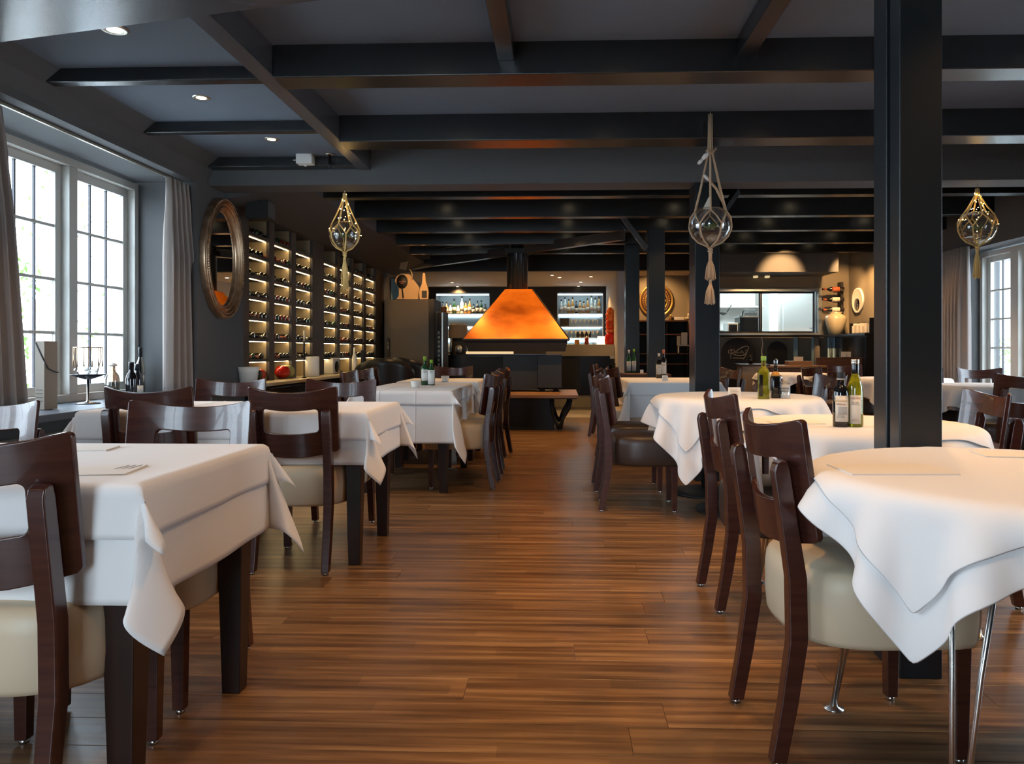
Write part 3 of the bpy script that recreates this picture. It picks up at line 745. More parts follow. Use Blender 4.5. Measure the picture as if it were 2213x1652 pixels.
def cloth_obj(P, name, label, group, loc, off=0.0, cut=(0, 0), rz=0, mirror=False, ripple=0, seed=0, cat='tablecloth', sub=1):
    if off:
        n = grid_normals(P); P = P+n*off; fl = np.clip((TT-P[..., 2])/.2, 0, 1)[..., None]; P = P+n*fl*off*.8
    cx_, cy_ = cut
    P = P[cx_:P.shape[0]-cx_ or None, cy_:P.shape[1]-cy_ or None]
    if mirror: P = P*np.array([-1, 1, 1]); P = P[::-1]
    nx, ny = P.shape[:2]; V = P.reshape(-1, 3)
    idx = np.arange(nx*ny).reshape(nx, ny)
    F = np.stack([idx[:-1, :-1], idx[1:, :-1], idx[1:, 1:], idx[:-1, 1:]], -1).reshape(-1, 4)
    me = bpy.data.meshes.new(name); me.from_pydata(V.tolist(), [], F.tolist()); me.materials.append(M['cloth'])
    me.polygons.foreach_set('use_smooth', [True]*len(F)); me.update()
    o = bpy.data.objects.new(name, me); COL.objects.link(o); o.location = loc; o.rotation_euler = (0, 0, rz)
    md = o.modifiers.new('thickness', 'SOLIDIFY'); md.thickness = .0022; md.offset = 1
    if sub: md = o.modifiers.new('smooth', 'SUBSURF'); md.levels = 1; md.render_levels = 1
    return tag(o, label, cat, group)

# ---- cloths in place
import time as _t
_t0 = _t.time()
R1 = drape('round', .50, 0, .59, .59, seed=5, sp=.025, steps=200)
R3 = drape('round', .53, 0, .72, .72, seed=6)
GC, GT = 'white tablecloths', 'smaller top cloths'
def set_table(c, hx, hy, drop, tdrop, eu, et, lab_u, lab_t, cr=((), ()), seed=0):
    hx += .004; hy += .004
    cloth_obj(cloth_rect(hx, hy, drop, eu, creases=cr, seed=seed), 'tablecloth', lab_u, None, c, sub=0)
    if tdrop: cloth_obj(cloth_rect(hx, hy, tdrop, et, off=.0045, flare=.07, creases=cr, seed=seed+3), 'top_cloth', lab_t, None, c, sub=0)
E0 = (.30, .20, 0)
set_table((-1.66, 2.05, 0), .71, .36, .262, .115, [(.30, .26, -.5), E0, E0, (.22, .27, .30)], [(.6, .20, -.5), (.6, .15, 0), (.6, .15, 0), (.52, .24, .35)],
    'long white undercloth with pointed corner on the closest window side table', 'white top cloth with short hem on the closest window side table', ((), ()), 1)
set_table((-1.66, 4.05, 0), .71, .36, .250, .130, [(.32, .24, -.3), E0, E0, (.27, .25, .2)], [(.65, .18, -.4), (.6, .15, 0), (.6, .15, 0), (.62, .20, .25)],
    'long white undercloth on the second window side table, behind the whole cream-seated chair', 'creased white top cloth of the second window side table', ((-.30, .33), (0.0,)), 2)
set_table((-1.16, 6.25, 0), .36, .67, .375, .095, [(.30, .18, -.2), E0, E0, (.22, .18, .2)], [(.6, .12, -.3), (.6, .15, 0), (.6, .15, 0), (.8, .10, .3)],
    'bluish lit long white cloth hanging below the green labelled bottles', 'white top cloth under the two green labelled bottles', ((-.17, .10), (0.1,)), 3)
set_table((-1.175, 7.675, 0), .375, .425, .30, .10, [E0]*4, [(.7, .12, 0)]*4,
    'white cloth on the far window row table with the farther candle cup', 'white top cloth with the farther candle cup', ((0.0,), (0.0,)), 4)
set_table((1.08, 7.80, 0), .42, .60, .33, .12, [E0, E0, (.34, .2, .2), E0], [(.7, .12, 0)]*4,
    'white undercloth on the square table behind the slim post', 'white top cloth on the square table under the slim labelled bottles', ((0.1,), (0.0,)), 5)
c5 = (1.155, 1.94, 0)
cloth_obj(R1, 'tablecloth', 'white undercloth whose long point hangs lowest at the near round table', None, c5, rz=D(-8))
cloth_obj(R1, 'top_cloth', 'white top cloth of the near round table carrying the folded menu', None, c5, off=.007, cut=(3, 3), rz=D(-8))
q = R1.copy(); q[..., :2] *= .46/.50
cloth_obj(q, 'tablecloth', 'white undercloth below the labelled oil and vinegar bottles', None, (1.225, 3.19, 0), rz=D(20))
cloth_obj(q, 'top_cloth', 'white top cloth under the labelled oil and vinegar bottles', None, (1.225, 3.19, 0), off=.007, cut=(3, 3), rz=D(20))
c7 = (1.17, 5.10, 0)
cloth_obj(R3, 'tablecloth', 'white undercloth with a long point hanging over the black pedestal table', None, c7, mirror=True)
cloth_obj(R3, 'top_cloth', 'white top cloth with folded corners under the tall green oil bottle', None, c7, off=.007, cut=(5, 5), mirror=True)
q = R3.copy(); q[..., :2] *= .50/.53
cloth_obj(q, 'tablecloth', 'white cloth on the round table near the glazed door', None, (3.85, 6.90, 0), rz=D(30))
cloth_obj(q, 'tablecloth', 'white cloth on the far round table left of the big post', None, (3.80, 8.62, 0), rz=D(12))
q = R1.copy(); q[..., :2] *= .46/.50
cloth_obj(q, 'tablecloth', 'white cloth on the small far table below the serving hatch', None, (3.10, 10.35, 0), rz=D(5))

# ================================================================== THINGS ON TABLES
ZT = TT+.0135
def bottle(name, label, cat, x, y, prof, mats, z=ZT, seg=20, group=None, rot=0, neckm=None):
    """prof: list of (part name, material, profile)"""
    R = root(name, label, cat, (x, y, z), rot, group)
    for pn, pm_, pf in prof: MB().lathe(pf, seg).build(pn, pm_, R)
    return R
def curved_label(R, r, z0, z1, half, mname, ang=-PI/2, name='label', n=10):
    vs = []; 
    for k in range(n+1):
        a = ang-half+2*half*k/n
        vs += [(r*math.cos(a), r*math.sin(a), z0), (r*math.cos(a), r*math.sin(a), z1)]
    m_ = len(vs); vs += [(x*(1-.0008/r), y*(1-.0008/r), z) for x, y, z in vs]
    fs = []
    for k in range(n): fs += [(2*k, 2*k+2, 2*k+3, 2*k+1), (m_+2*k, m_+2*k+1, m_+2*k+3, m_+2*k+2), (2*k, m_+2*k, m_+2*k+2, 2*k+2), (2*k+1, 2*k+3, m_+2*k+3, m_+2*k+1)]
    fs += [(0, 1, m_+1, m_), (2*n, m_+2*n, m_+2*n+1, 2*n+1)]
    return MB().add(vs, fs, 0, True).build(name, mname, R)
def text(s, size, R, loc, rot, mname, bend_r=None, name='lettering', extrude=.0002, align='CENTER'):
    cu = bpy.data.curves.new(name, 'FONT'); cu.body = s; cu.size = size; cu.align_x = align; cu.extrude = extrude; cu.resolution_u = 2
    o = bpy.data.objects.new(name+'_tmp', cu); COL.objects.link(o)
    dg = bpy.context.evaluated_depsgraph_get(); me = bpy.data.meshes.new_from_object(o.evaluated_get(dg)); me.name = name
    bpy.data.objects.remove(o, do_unlink=True)
    me.materials.clear(); me.materials.append(M[mname])
    rm = rot.to_matrix() if hasattr(rot, 'to_matrix') else Matrix.Rotation(0, 3, 'Z')
    for v in me.vertices:
        if bend_r:
            x, y_, z_ = v.co; a = -PI/2+x/bend_r; rr = bend_r+.0006+z_
            v.co = (rr*math.cos(a), rr*math.sin(a), y_)
        else: v.co = rm @ v.co
    o = bpy.data.objects.new(name, me); COL.objects.link(o); o.parent = R; o.location = loc; return o
def face_to(x, y): return math.atan2(y, x)-PI/2     # turn local -Y towards the camera
# oil + vinegar beside the big post
x, y = on_z(1817, 923, ZT)
b = bottle('vinegar_bottle', 'short dark bottle with black cap and cream label beside the big post', 'bottle', x, y, [
    ('body', 'balsamic', [(.0285, 0), (.030, .004), (.030, .132), (.027, .150), (.016, .163), (.0135, .168), (.0135, .190)]),
    ('cap', 'black', [(.0148, .190), (.0152, .192), (.0152, .213), (.0145, .215)]),
    ('neck_ring', 'label', [(.0139, .186), (.0153, .187), (.0153, .189), (.0139, .190)])], None, rot=face_to(x, y))
curved_label(b, .0304, .022, .124, .95, 'label', -PI/2+.25)
curved_label(b, .0309, .050, .080, .6, 'label_grey', -PI/2+.25, 'label_panel')
text('Balsamico', .0135, b, (0, 0, .100), None, 'ink_gold', .0310)
text('RISERVA', .0095, b, (0, 0, .087), None, 'ink_red', .0310)
text('di Modena\naged in wood', .0055, b, (0, 0, .044), None, 'ink', .0310)
x, y = on_z(1848, 923, ZT)
b = bottle('oil_bottle', 'tall green oil bottle with silver cap and cream label beside the big post', 'bottle', x, y, [
    ('body', 'olive_oil', [(.026, 0), (.029, .004), (.0302, .012), (.0302, .135), (.028, .160), (.021, .186), (.0148, .202), (.0135, .212)]),
    ('neck_sleeve', 'balsamic', [(.0138, .208), (.0142, .21), (.0142, .246), (.0138, .248)]),
    ('cap', 'cap_silver', [(.0150, .248), (.0154, .25), (.0154, .256), (.0148, .257), (.0154, .258), (.0154, .264), (.0146, .266)])], None, rot=face_to(x, y))
curved_label(b, .0306, .014, .126, .72, 'label')
text('LIGURE', .0115, b, (0, 0, .110), None, 'ink_red', .0309)
text('extra vergine\noliva nuova\nraccolto a mano', .0052, b, (0, 0, .098), None, 'ink', .0309)
text('500 ml  e\ningredients: oil', .0048, b, (0, 0, .030), None, 'ink_red', .0309)
# table 3r
x, y = on_z(1650, 863, ZT)
R = root('oil_bottle', 'square shouldered tall green oil bottle with green cap on the pedestal table', 'bottle', (x, y, ZT), face_to(x, y)+.12)
MB().lathe([(.033, 0), (.0345, .004), (.0345, .165), (.028, .182), (.016, .196), (.0145, .204), (.0145, .232)], 28, power=5).build('body', 'olive_oil', R)
MB().lathe([(.0152, .204), (.0152, .234)], 16).build('neck_sleeve', 'balsamic', R)
MB().lathe([(.0160, .236), (.0165, .238), (.0165, .262), (.0155, .264)], 16).build('cap', 'cap_green', R)
box(-.030, -.008, -.0352, -.0342, .02, .15).build('label', 'balsamic', R)
x, y = on_z(1676, 861, ZT)
R = root('vinegar_bottle', 'slim black square vinegar bottle with clear neck next to the green oil bottle', 'bottle', (x, y, ZT), face_to(x, y)+.2)
MB().lathe([(.029, 0), (.030, .004), (.030, .125), (.024, .146), (.013, .166), (.011, .172), (.011, .205)], 28, power=5).build('body', 'balsamic', R)
MB().lathe([(.012, .200), (.013, .202), (.013, .236), (.009, .25)], 14).build('pourer', 'smoke', R)
MB().lathe([(.0262, .138), (.0248, .147), (.015, .167)], 28, power=5).build('shoulder_label', 'amber', R)
x, y = on_z(1698, 862, ZT)
R = root('shaker_jar', 'small clear glass jar with printed label right of the vinegar bottle', 'jar', (x, y, ZT), face_to(x, y))
MB().lathe([(.026, 0), (.027, .003), (.027, .098)], 20).build('body', 'glass', R); MB().lathe([(.024, .003), (.024, .045)], 20).build('filling', 'paper', R)
curved_label(R, .0276, .050, .088, 1.2, 'label_grey'); MB().lathe([(.0282, .098), (.0282, .106), (.02, .108)], 20).build('lid', 'cap_silver', R)
text('OLIO SALE', .009, R, (0, 0, .062), None, 'ink', .0280)
x, y = on_z(1686, 852, ZT)
R = root('pepper_mill', 'small dark brown pepper mill behind the vinegar bottle', 'pepper mill', (x, y, ZT))
MB().lathe([(.022, 0), (.024, .01), (.016, .05), (.022, .085), (.018, .10)], 16).build('body', 'brownwood', R); MB().lathe([(.012, .10), (.016, .11), (.010, .125), (.004, .13)], 12).build('knob', 'chrome', R)
def card_block(u, v, label, w=.075, h=.06, th=.03, col='paper', rz=.1, z=ZT):
    x, y = on_z(u, v, z)
    R = root('napkin_card', label, 'card', (x, y, z), rz)
    MB().hexa([(-w/2, -th/2, 0), (w/2, -th/2, 0), (w/2, th/2, 0), (-w/2, th/2, 0)], [(-w/2, -.004, h), (w/2, -.004, h), (w/2, .004, h), (-w/2, .004, h)]).build('card', col, R)
    q = MB(); 
    for k in range(4): q.box(-w*.36, w*.36-.01*(k % 2), -th/2*(1-(h*(.25+.16*k))/h)-.0045, -th/2*(1-(h*(.25+.16*k))/h)-.003, h*(.25+.16*k), h*(.25+.16*k)+.003)
    q.build('printed_lines', 'ink_gold', R); return R
card_block(1587, 860, 'white printed tent card on the pedestal table', .078, .066)
card_block(1437, 824, 'small white tent card on the square table by the slim bottles', .055, .055)
# slim labelled bottles
def wine(u, v, hpx, label, glass='green_glass', cap='cap_green', lab='paper', k=1.0, lh=(.16, .55), z=ZT, r=.034):
    x, y = on_z(u, v, z) if isinstance(z, float) else None
    zc = FPX*(CAM_H-z)/(v-PY); H = hpx*zc/FPX
    R = root('labelled_bottle', label, 'bottle', (x, y, z), face_to(x, y))
    MB().lathe([(r*.94, 0), (r, .005), (r, H*.58), (r*.8, H*.66), (r*.42, H*.73), (r*.36, H*.78), (r*.36, H*.96)], 18).build('body', glass, R)
    MB().lathe([(r*.42, H*.86), (r*.42, H), (r*.36, H+.002)], 12).build('cap', cap, R)
    lb = curved_label(R, r+.0006, H*lh[0], H*lh[1], 1.0, lab)
    text('OLIVA\nvergine\n---', H*.045, R, (0, 0, H*(lh[1]-.07)), None, 'ink', r+.001)
    return R
wine(918, 833, 62, 'taller green bottle with white label on the window row table')
wine(932, 833, 55, 'shorter green bottle with lime cap on the window row table', lh=(.04, .60))
wine(1424, 818, 54, 'slim dark bottle with clear cap on the square table', 'balsamic', 'cap_silver', 'label_grey')
wine(1434, 818, 62, 'slim dark bottle with copper cap on the square table', 'balsamic', 'ink_red', 'label_grey')
def cup(u, v, label):
    x, y = on_z(u, v, ZT); R = root('candle_cup', label, 'candle holder', (x, y, ZT))
    MB().lathe([(.026, 0), (.030, .003), (.040, .055), (.0375, .055), (.028, .008), (.001, .008)], 24).build('glass_cup', 'glass', R)
    MB().lathe([(.024, .009), (.024, .022), (.02, .024)], 16).build('tealight', 'paper', R)
    MB().lathe([(.0305, .0035), (.0402, .054), (.0405, .055), (.039, .054), (.0303, .010)], 24, caps=False).build('frosted_sleeve', 'white', R)
cup(898, 838, 'nearer frosted candle cup left of the green bottles')
cup(962, 825, 'farther frosted candle cup right of the green bottles')
# menus and folded cards lying on cloths
def menu(u, v, w, h, rz, label, th=.004, lines=None, z=None):
    z = ZT if z is None else z
    x, y = on_z(u, v, z); R = root('menu_card', label, 'menu', (x, y, z), rz)
    box(-w/2, w/2, -h/2, h/2, 0, th/2).build('lower_leaf', 'paper', R)
    MB().hexa([(-w/2, -h/2, th*.6), (w/2, -h/2, th*.6), (w/2, h/2, th*.6), (-w/2, h/2, th*.6)], [(-w/2, -h/2, th), (w/2, -h/2, th), (w/2, h/2, th*1.2), (-w/2, h/2, th*1.2)]).build('upper_leaf', 'paper', R)
    box(-w/2+.002, w/2-.002, -h/2+.002, h/2-.002, th*.5, th*.6).build('inner_sheet', 'card', R)
    if lines:
        q = MB()
        for k in range(3): q.add([(lines[0]+k*.016, lines[1]-.03, th*1.25), (lines[0]+k*.016+.004, lines[1]-.03, th*1.25), (lines[0]+k*.016+.016, lines[1]+.03, th*1.25), (lines[0]+k*.016+.012, lines[1]+.03, th*1.25)], [(0, 1, 2, 3)])
        q.build('printed_strokes', 'ink', R)
menu(175, 1020, .26, .15, D(9), 'white folded menu with three dark strokes on the closest table', lines=(.075, .035))
menu(150, 973, .25, .10, D(9), 'second white folded menu near the back edge of the closest table', .005)
menu(1925, 1017, .26, .16, D(2), 'white folded menu on the near round table')
menu(2195, 985, .20, .12, D(-8), 'white card by the right edge on the near round table')
menu(1720, 915, .20, .12, D(4), 'thin folded card left of the labelled oil and vinegar bottles', .003)
menu(492, 884, .20, .13, D(4), 'flat white card at the edge of the second window side table', .004)

# ================================================================== WINDOW SIDE
def curtain(name, label, X, y0, y1, z0, z1, folds, depth, bot=1.12, dirx=1, skew=0):
    R = root(name, label, 'curtain', (X, (y0+y1)/2, 0)); n = folds*14; rows_ = 14; L = y1-y0
    vs = []; fs = []
    rr_ = random.Random(folds)
    ph = [rr_.uniform(.75, 1.25) for _ in range(folds+1)]
    for j in range(rows_+1):
        t = j/rows_; z = z1-(z1-z0)*t; wd = 1+(bot-1)*t
        amp = depth*(.45+.55*min(1, t*2.2+.25))
        for i in range(n+1):
            s = i/n; f = s*folds; a = amp*ph[int(min(f, folds-.01))]
            pinch = .25*math.sin(2*PI*f*3)*max(0, .12-t)/.12
            vs.append((dirx*a*(.5*math.sin(2*PI*f)+pinch*.4), (s-.5)*L*wd+skew*t**.8+.012*math.sin(4*PI*f)*min(1, t*3), z))
    for j in range(rows_):
        for i in range(n): a = j*(n+1)+i; fs.append((a, a+1, a+n+2, a+n+1))
    o = MB().add(vs, fs, 0, True).build('panel', 'curtain', R, fix=False)
    md = o.modifiers.new('thickness', 'SOLIDIFY'); md.thickness = .006
    tp = MB().tube([(0, -L/2, z1-.005), (0, L/2, z1-.005)], .006, 8); tp.build('header_tape', 'curtain', R)
    return R
curtain('curtain', 'mauve grey pleated curtain hanging beside the oval mirror', -2.975, 5.67, 6.0, .704, 2.37, 5, .10, 1.50, skew=.07)
curtain('curtain', 'mauve grey curtain cut off by the left edge of the picture', -3.03, 3.72, 4.04, .704, 2.37, 5, .10, 1.50, skew=.13)
curtain('curtain', 'mauve grey curtain beside the glazed door', 4.50, 8.62, 9.12, .02, 2.21, 6, .11, 1.05)
# radiator
R = root('radiator', 'dark blue grey radiator below the window sill', 'radiator', (-2.915, 4.6, 0))
mb = MB(); mb.box(.03, .035, -1.0, 1.0, .12, .56); mb.build('back_panel', 'sill', R)
mb = MB()
for k in range(38): y = -.98+k*.053; mb.box(.035, .075, y, y+.034, .15, .53)
o = mb.build('ribs', 'sill', R, bevel=.003); o['kind'] = 'stuff'
box(.025, .095, -1.01, 1.01, .565, .59).build('top_grille', 'sill', R, bevel=.003)
MB().box(.04, .07, -.9, -.86, 0, .15).box(.04, .07, .86, .9, 0, .15).build('foot', 'sill', R)
# things on the sill
SZ = .703
def at_sill(u, X=-3.12): return X, on_x(u, 850, X)[0]
X, Y = -3.10, on_x(100, 850, -3.10)[0]
R = root('wrapped_box', 'tall narrow grey cardboard bottle box on the window sill', 'box', (X, Y, SZ), D(-20))
HB = on_x(100, 738, -3.10)[1]-SZ
MB().box(-.042, .042, -.042, .042, 0, HB).build('carton', 'card', R, bevel=.003)
MB().tube([(.044, -.046, HB*.72), (.046, -.02, HB*.60), (.047, .02, HB*.55), (.044, .046, HB*.54)], .0035, 6).tube([(-.03, -.045, HB*.98), (.02, -.047, HB*.80), (.044, -.046, HB*.72)], .0035, 6).build('cord', 'ink', R)
q = MB()
for k in range(4): q.box(-.03, .03, -.0435, -.0425, .05+k*.022, .053+k*.022)
q.build('printed_lines', 'ink', R)
X, Y = -3.16, on_x(190, 850, -3.16)[0]
R = root('cup_stand', 'wire stand with hanging spoons and a bowl of glass beads on the window sill', 'stand', (X, Y, SZ))
MB().lathe([(.075, 0), (.078, .004), (.02, .012), (.008, .02), (.008, .16)], 24).build('base', 'chrome', R)
q = MB().lathe([(.02, .16), (.105, .190), (.108, .196), (.10, .196), (.02, .168)], 24)
q.build('dish', 'steel_dark', R)
q = MB(); rr_ = random.Random(3)
for k in range(26):
    a = rr_.uniform(0, 2*PI); r = rr_.uniform(0, .075); q.lathe([(.001, -.014), (.012, -.008), (.014, 0), (.012, .008), (.001, .014)], 8, (r*math.cos(a), r*math.sin(a), .205+rr_.uniform(0, .03)))
o = q.build('glass_beads', 'glass', R); o['kind'] = 'stuff'
q = MB()
for k in range(3):
    a = 2*PI*k/3; q.tube([(.06*math.cos(a), .06*math.sin(a), .19), (.09*math.cos(a), .09*math.sin(a), .30), (.085*math.cos(a), .085*math.sin(a), .375)], .004, 6)
q.tube([(.085*math.cos(2*PI*k/20), .085*math.sin(2*PI*k/20), .375) for k in range(20)], .004, 6, closed=True).build('hoop', 'bronze', R)
for k in range(6):
    a = 2*PI*k/6+.3; x_, y_ = .087*math.cos(a), .087*math.sin(a)
    MB().tube([(x_, y_, .378), (x_*1.02, y_, .30), (x_*1.02, y_, .245)], [.0035, .003, .006], 6).build('spoon', 'bronze', R)
def sill_bottle(u, vt, X, glass, label, r=.038, extra=None, cone=False):
    Y = on_x(u, 850, X)[0]; H = on_x(u, vt, X)[1]-SZ
    R = root('display_bottle', label, 'bottle', (X, Y, SZ))
    pf = [(r*.94, 0), (r, .006), (r, H*.56), (r*.86, H*.66), (r*.44, H*.76), (r*.38, H*.82), (r*.38, H*.93)]
    MB().lathe(pf, 20).build('body', glass, R)
    if cone: MB().lathe([(r*.6, H*.90), (r*.66, H*.93), (r*.1, H*1.0)], 14).build('stopper', 'paper', R)
    else: MB().lathe([(r*.45, H*.80), (r*.45, H*.97), (r*.47, H*.975), (r*.47, H)], 14).build('capsule', extra or 'balsamic', R)
    return R
sill_bottle(243, 783, -3.14, 'smoke', 'smoky brown glass bottle with white pointed stopper on the sill', .047, cone=True)
sill_bottle(284, 783, -3.02, 'balsamic', 'black wine bottle with gold rimmed top on the sill', .037)
R = sill_bottle(297, 787, -3.20, 'balsamic', 'dark champagne bottle with cream label on the sill', .040)
curved_label(R, .0406, .03, .09, 1.0, 'label', -.7)
sill_bottle(303, 751, -3.30, 'smoke', 'tall slim greenish bottle at the window frame on the sill', .036)
R = root('glass_tray', 'clear glass box beside the smoky bottle on the sill', 'glass box', (-3.0, on_x(252, 850, -3.0)[0], SZ))
box(-.05, .05, -.07, .07, 0, .075).build('box', 'glass', R)

# oval mirror
Ym, Zm = 6.42, 1.84
R = root('oval_mirror', 'large oval mirror in a beaded bronze frame on the charcoal wall', 'mirror', (XL, Ym, Zm))
def oval(a, b, n=72): return [(a*math.cos(2*PI*k/n), b*math.sin(2*PI*k/n)) for k in range(n)]
HX, HZ = .375, .515
prof = [(1.0, .0), (1.0, .035), (.985, .052), (.955, .060), (.925, .052), (.915, .044), (.90, .056), (.87, .062), (.84, .055), (.825, .040), (.80, .046), (.775, .052), (.755, .046), (.74, .036), (.72, .040), (.70, .036), (.69, .022), (.69, .012)]
n = 96; vs = []; fs = []
for k in range(n):
    a = 2*PI*k/n
    for s_, d_ in prof:
        w_ = (1-s_)*.36; vs.append((d_, (HX-w_)*math.cos(a), (HZ-w_)*math.sin(a)))
m_ = len(prof)
for k in range(n):
    for i in range(m_-1): j = (k+1) % n; fs.append((k*m_+i, j*m_+i, j*m_+i+1, k*m_+i+1))
MB().add(vs, fs, 0, True).build('frame', 'bronze', R)
for rad, cnt, br, dd in ((.30, 120, .0042, .028), (.045, 150, .006, .060)):
    q = MB()
    for k in range(cnt):
        a = 2*PI*k/cnt; w_ = (1-.70)*.36 if rad > .1 else (1-.955)*.36
        q.lathe([(.0005, -br), (br*.8, -br*.5), (br, 0), (br*.8, br*.5), (.0005, br)], 6, (dd+.006, (HX-w_)*math.cos(a), (HZ-w_)*math.sin(a)))
    o = q.build('beading', 'bronze', R); o['kind'] = 'stuff'
w_ = (1-.69)*.36
MB().prism([( (HX-w_)*math.cos(2*PI*k/64), (HZ-w_)*math.sin(2*PI*k/64)) for k in range(64)], 'x', .010, .016).build('mirror_glass', 'mirror', R)

# ================================================================== HANGING GLASS PLANTERS
def planter(label, u, vball, Y, r, ztop, ropem, tassel, lit, seed, plantm='moss'):
    rr_ = random.Random(seed); X, Z = on_y(u, vball, Y)
    R = root('hanging_planter', label, 'hanging planter', (X, Y, Z))
    zt = ztop-Z
    gl = MB().lathe([(.001, -r), (r*.42, -r*.90), (r*.75, -r*.66), (r*.95, -r*.3), (r, 0), (r*.95, r*.32), (r*.78, r*.62), (r*.60, r*.80), (r*.57, r*.82)], 32)
    gl.build('glass_bowl', 'glass', R)
    MB().lathe([(.001, -r*.93), (r*.38, -r*.86), (r*.62, -r*.70), (r*.70, -r*.58), (r*.4, -r*.5), (.001, -r*.48)], 20).build('water', 'glass', R)
    q = MB()
    for k in range(90):
        a = rr_.uniform(0, 2*PI); el = rr_.uniform(-.3, 1.0); L = rr_.uniform(.25, .55)*r
        b0 = Vector((rr_.uniform(-.25, .25)*r, rr_.uniform(-.25, .25)*r, -r*.12)); d_ = Vector((math.cos(a)*math.cos(el), math.sin(a)*math.cos(el), math.sin(el)))
        s_ = d_.cross(Vector((0, 0, 1))).normalized()*r*.035
        q.add([b0-s_, b0+s_, b0+d_*L+Vector((0, 0, -.1*L))], [(0, 1, 2)])
    o = q.build('air_plant', plantm, R); o['kind'] = 'stuff'
    kz = zt-.03 if lit else zt-.06
    gather = Vector((0, 0, kz*.62+r*.3)) if not lit else Vector((0, 0, kz-.06))
    # macrame cords
    nc = 6; cords = []
    for k in range(nc):
        a = 2*PI*k/nc+.35; a2 = a+PI/nc
        top = Vector((.010*math.cos(a), .010*math.sin(a), zt-.04)); g = gather+Vector((.014*math.cos(a), .014*math.sin(a), 0))
        sh = Vector((r*.86*math.cos(a), r*.86*math.sin(a), r*.62)); eq1 = Vector((r*1.03*math.cos(a2), r*1.03*math.sin(a2), -r*.05)); eq0 = Vector((r*1.03*math.cos(a2-2*PI/nc), r*1.03*math.sin(a2-2*PI/nc), -r*.05))
        bot = Vector((.012*math.cos(a), .012*math.sin(a), -r-.015))
        dn = lambda ang: [Vector((r*1.03*math.sin(t)*math.cos(ang), r*1.03*math.sin(t)*math.sin(ang), -r*1.03*math.cos(t))) for t in (1.35, 1.0, .6, .25)]
        q = MB(); rad = r*.045
        mid = g.lerp(sh, .55)+Vector((0, 0, -.01))
        q.tube([top, g, mid, sh], rad, 7)
        for e in (eq1, eq0):
            m_ = (sh+e)/2; m_ = m_.normalized()*r*1.05; q.tube([sh, m_, e], rad*.8, 6)
        if k % 1 == 0: q.tube([eq1]+dn(a2)+[bot], rad*.9, 6)
        q.build('cord', ropem, R)
    if tassel:
        q = MB().tube([(0.012*math.cos(t), .012*math.sin(t), -r-.012-.0028*t) for t in [x*.7 for x in range(22)]], .007, 7)
        q.tube([(0, 0, -r-.02), (0, 0, -r-.10)], .012, 8).build('knot', ropem, R)
        z0 = -r-.07
        for zz, L, rad in tassel:
            q = MB()
            for k in range(16):
                a = 2*PI*k/16; rr2 = rad*(.55+.45*rr_.random())
                q.tube([(.006*math.cos(a), .006*math.sin(a), zz), (.7*rr2*math.cos(a), .7*rr2*math.sin(a), zz-L*.35), (rr2*math.cos(a), rr2*math.sin(a), zz-L*(.93+.1*rr_.random()))], .0045, 5)
            q.tube([(0, 0, zz+.01), (0, 0, zz-L*.4)], .010, 6)
            o = q.build('tassel', ropem, R)
            if zz != tassel[-1][0]: MB().tube([(0, 0, zz-L*.9), (0, 0, tassel[-1][0])], .010, 7).build('cord', ropem, R)
    MB().tube([(0, 0, zt), (0, 0, zt-.035)], .002, 6).tube([(.011*math.cos(t), 0, zt-.046+.011*math.sin(t)) for t in [2*PI*i/16 for i in range(16)]], .0022, 6, closed=True).build('hook', 'chrome', R)
    if lit:
        n_ = 34; q = MB()
        for k in range(n_):
            t = k/n_; a = t*2*PI*4.3; rad = (.012+.75*r*t*.7) if t < .7 else r*1.04; z = (kz-.02)*(1-t/.7)+r*.8*(t/.7) if t < .7 else r*.8-(t-.7)/.3*r*1.0
            if t >= .7: rad = math.sqrt(max(0, (r*1.05)**2-z*z))
            q.lathe([(.0005, -.003), (.003, 0), (.0005, .003)], 6, (rad*math.cos(a), rad*math.sin(a), z))
        o = q.build('fairy_lights', 'fairy', R); o['kind'] = 'stuff'
        for a in (.4, 2.6, 4.5):
            pass
    else:
        for p0, p1, rad in (((-.055, -.02, zt*.56), (-.02, -.025, zt*.61), .016), ((-.085, -.02, zt*.52), (-.058, -.02, zt*.555), .013), ((-.05, -.04, zt*.42), (-.02, -.04, zt*.375), .012)):
            MB().tube([p0, (Vector(p0)+Vector(p1))/2, p1], [rad*.7, rad, rad*.7], 10).build('shell', 'paper', R)
        MB().tube([(-.03, -.035, zt*.40), (.03, -.05, zt*.30), (.085, -.05, r*.9)], .009, 7).build('tied_cord', ropem, R)
        MB().tube([(-.03, -.02, zt*.635), (0, -.03, zt*.60), (.035, -.02, zt*.65)], .008, 7).build('knot', ropem, R)
        MB().taper((-.035, -.03, r*.75), (.022, .006), (-.012, -.03, r*1.35), (.004, .003)).build('tag', 'label', R)
    return R
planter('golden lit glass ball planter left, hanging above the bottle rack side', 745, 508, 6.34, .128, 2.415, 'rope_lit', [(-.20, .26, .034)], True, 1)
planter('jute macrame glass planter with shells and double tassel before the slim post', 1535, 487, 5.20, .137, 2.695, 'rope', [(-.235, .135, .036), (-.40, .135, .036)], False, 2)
planter('golden lit glass ball planter hanging right of the big post', 2112, 491, 6.34, .142, 2.415, 'rope_lit', [(-.20, .22, .030)], True, 3)

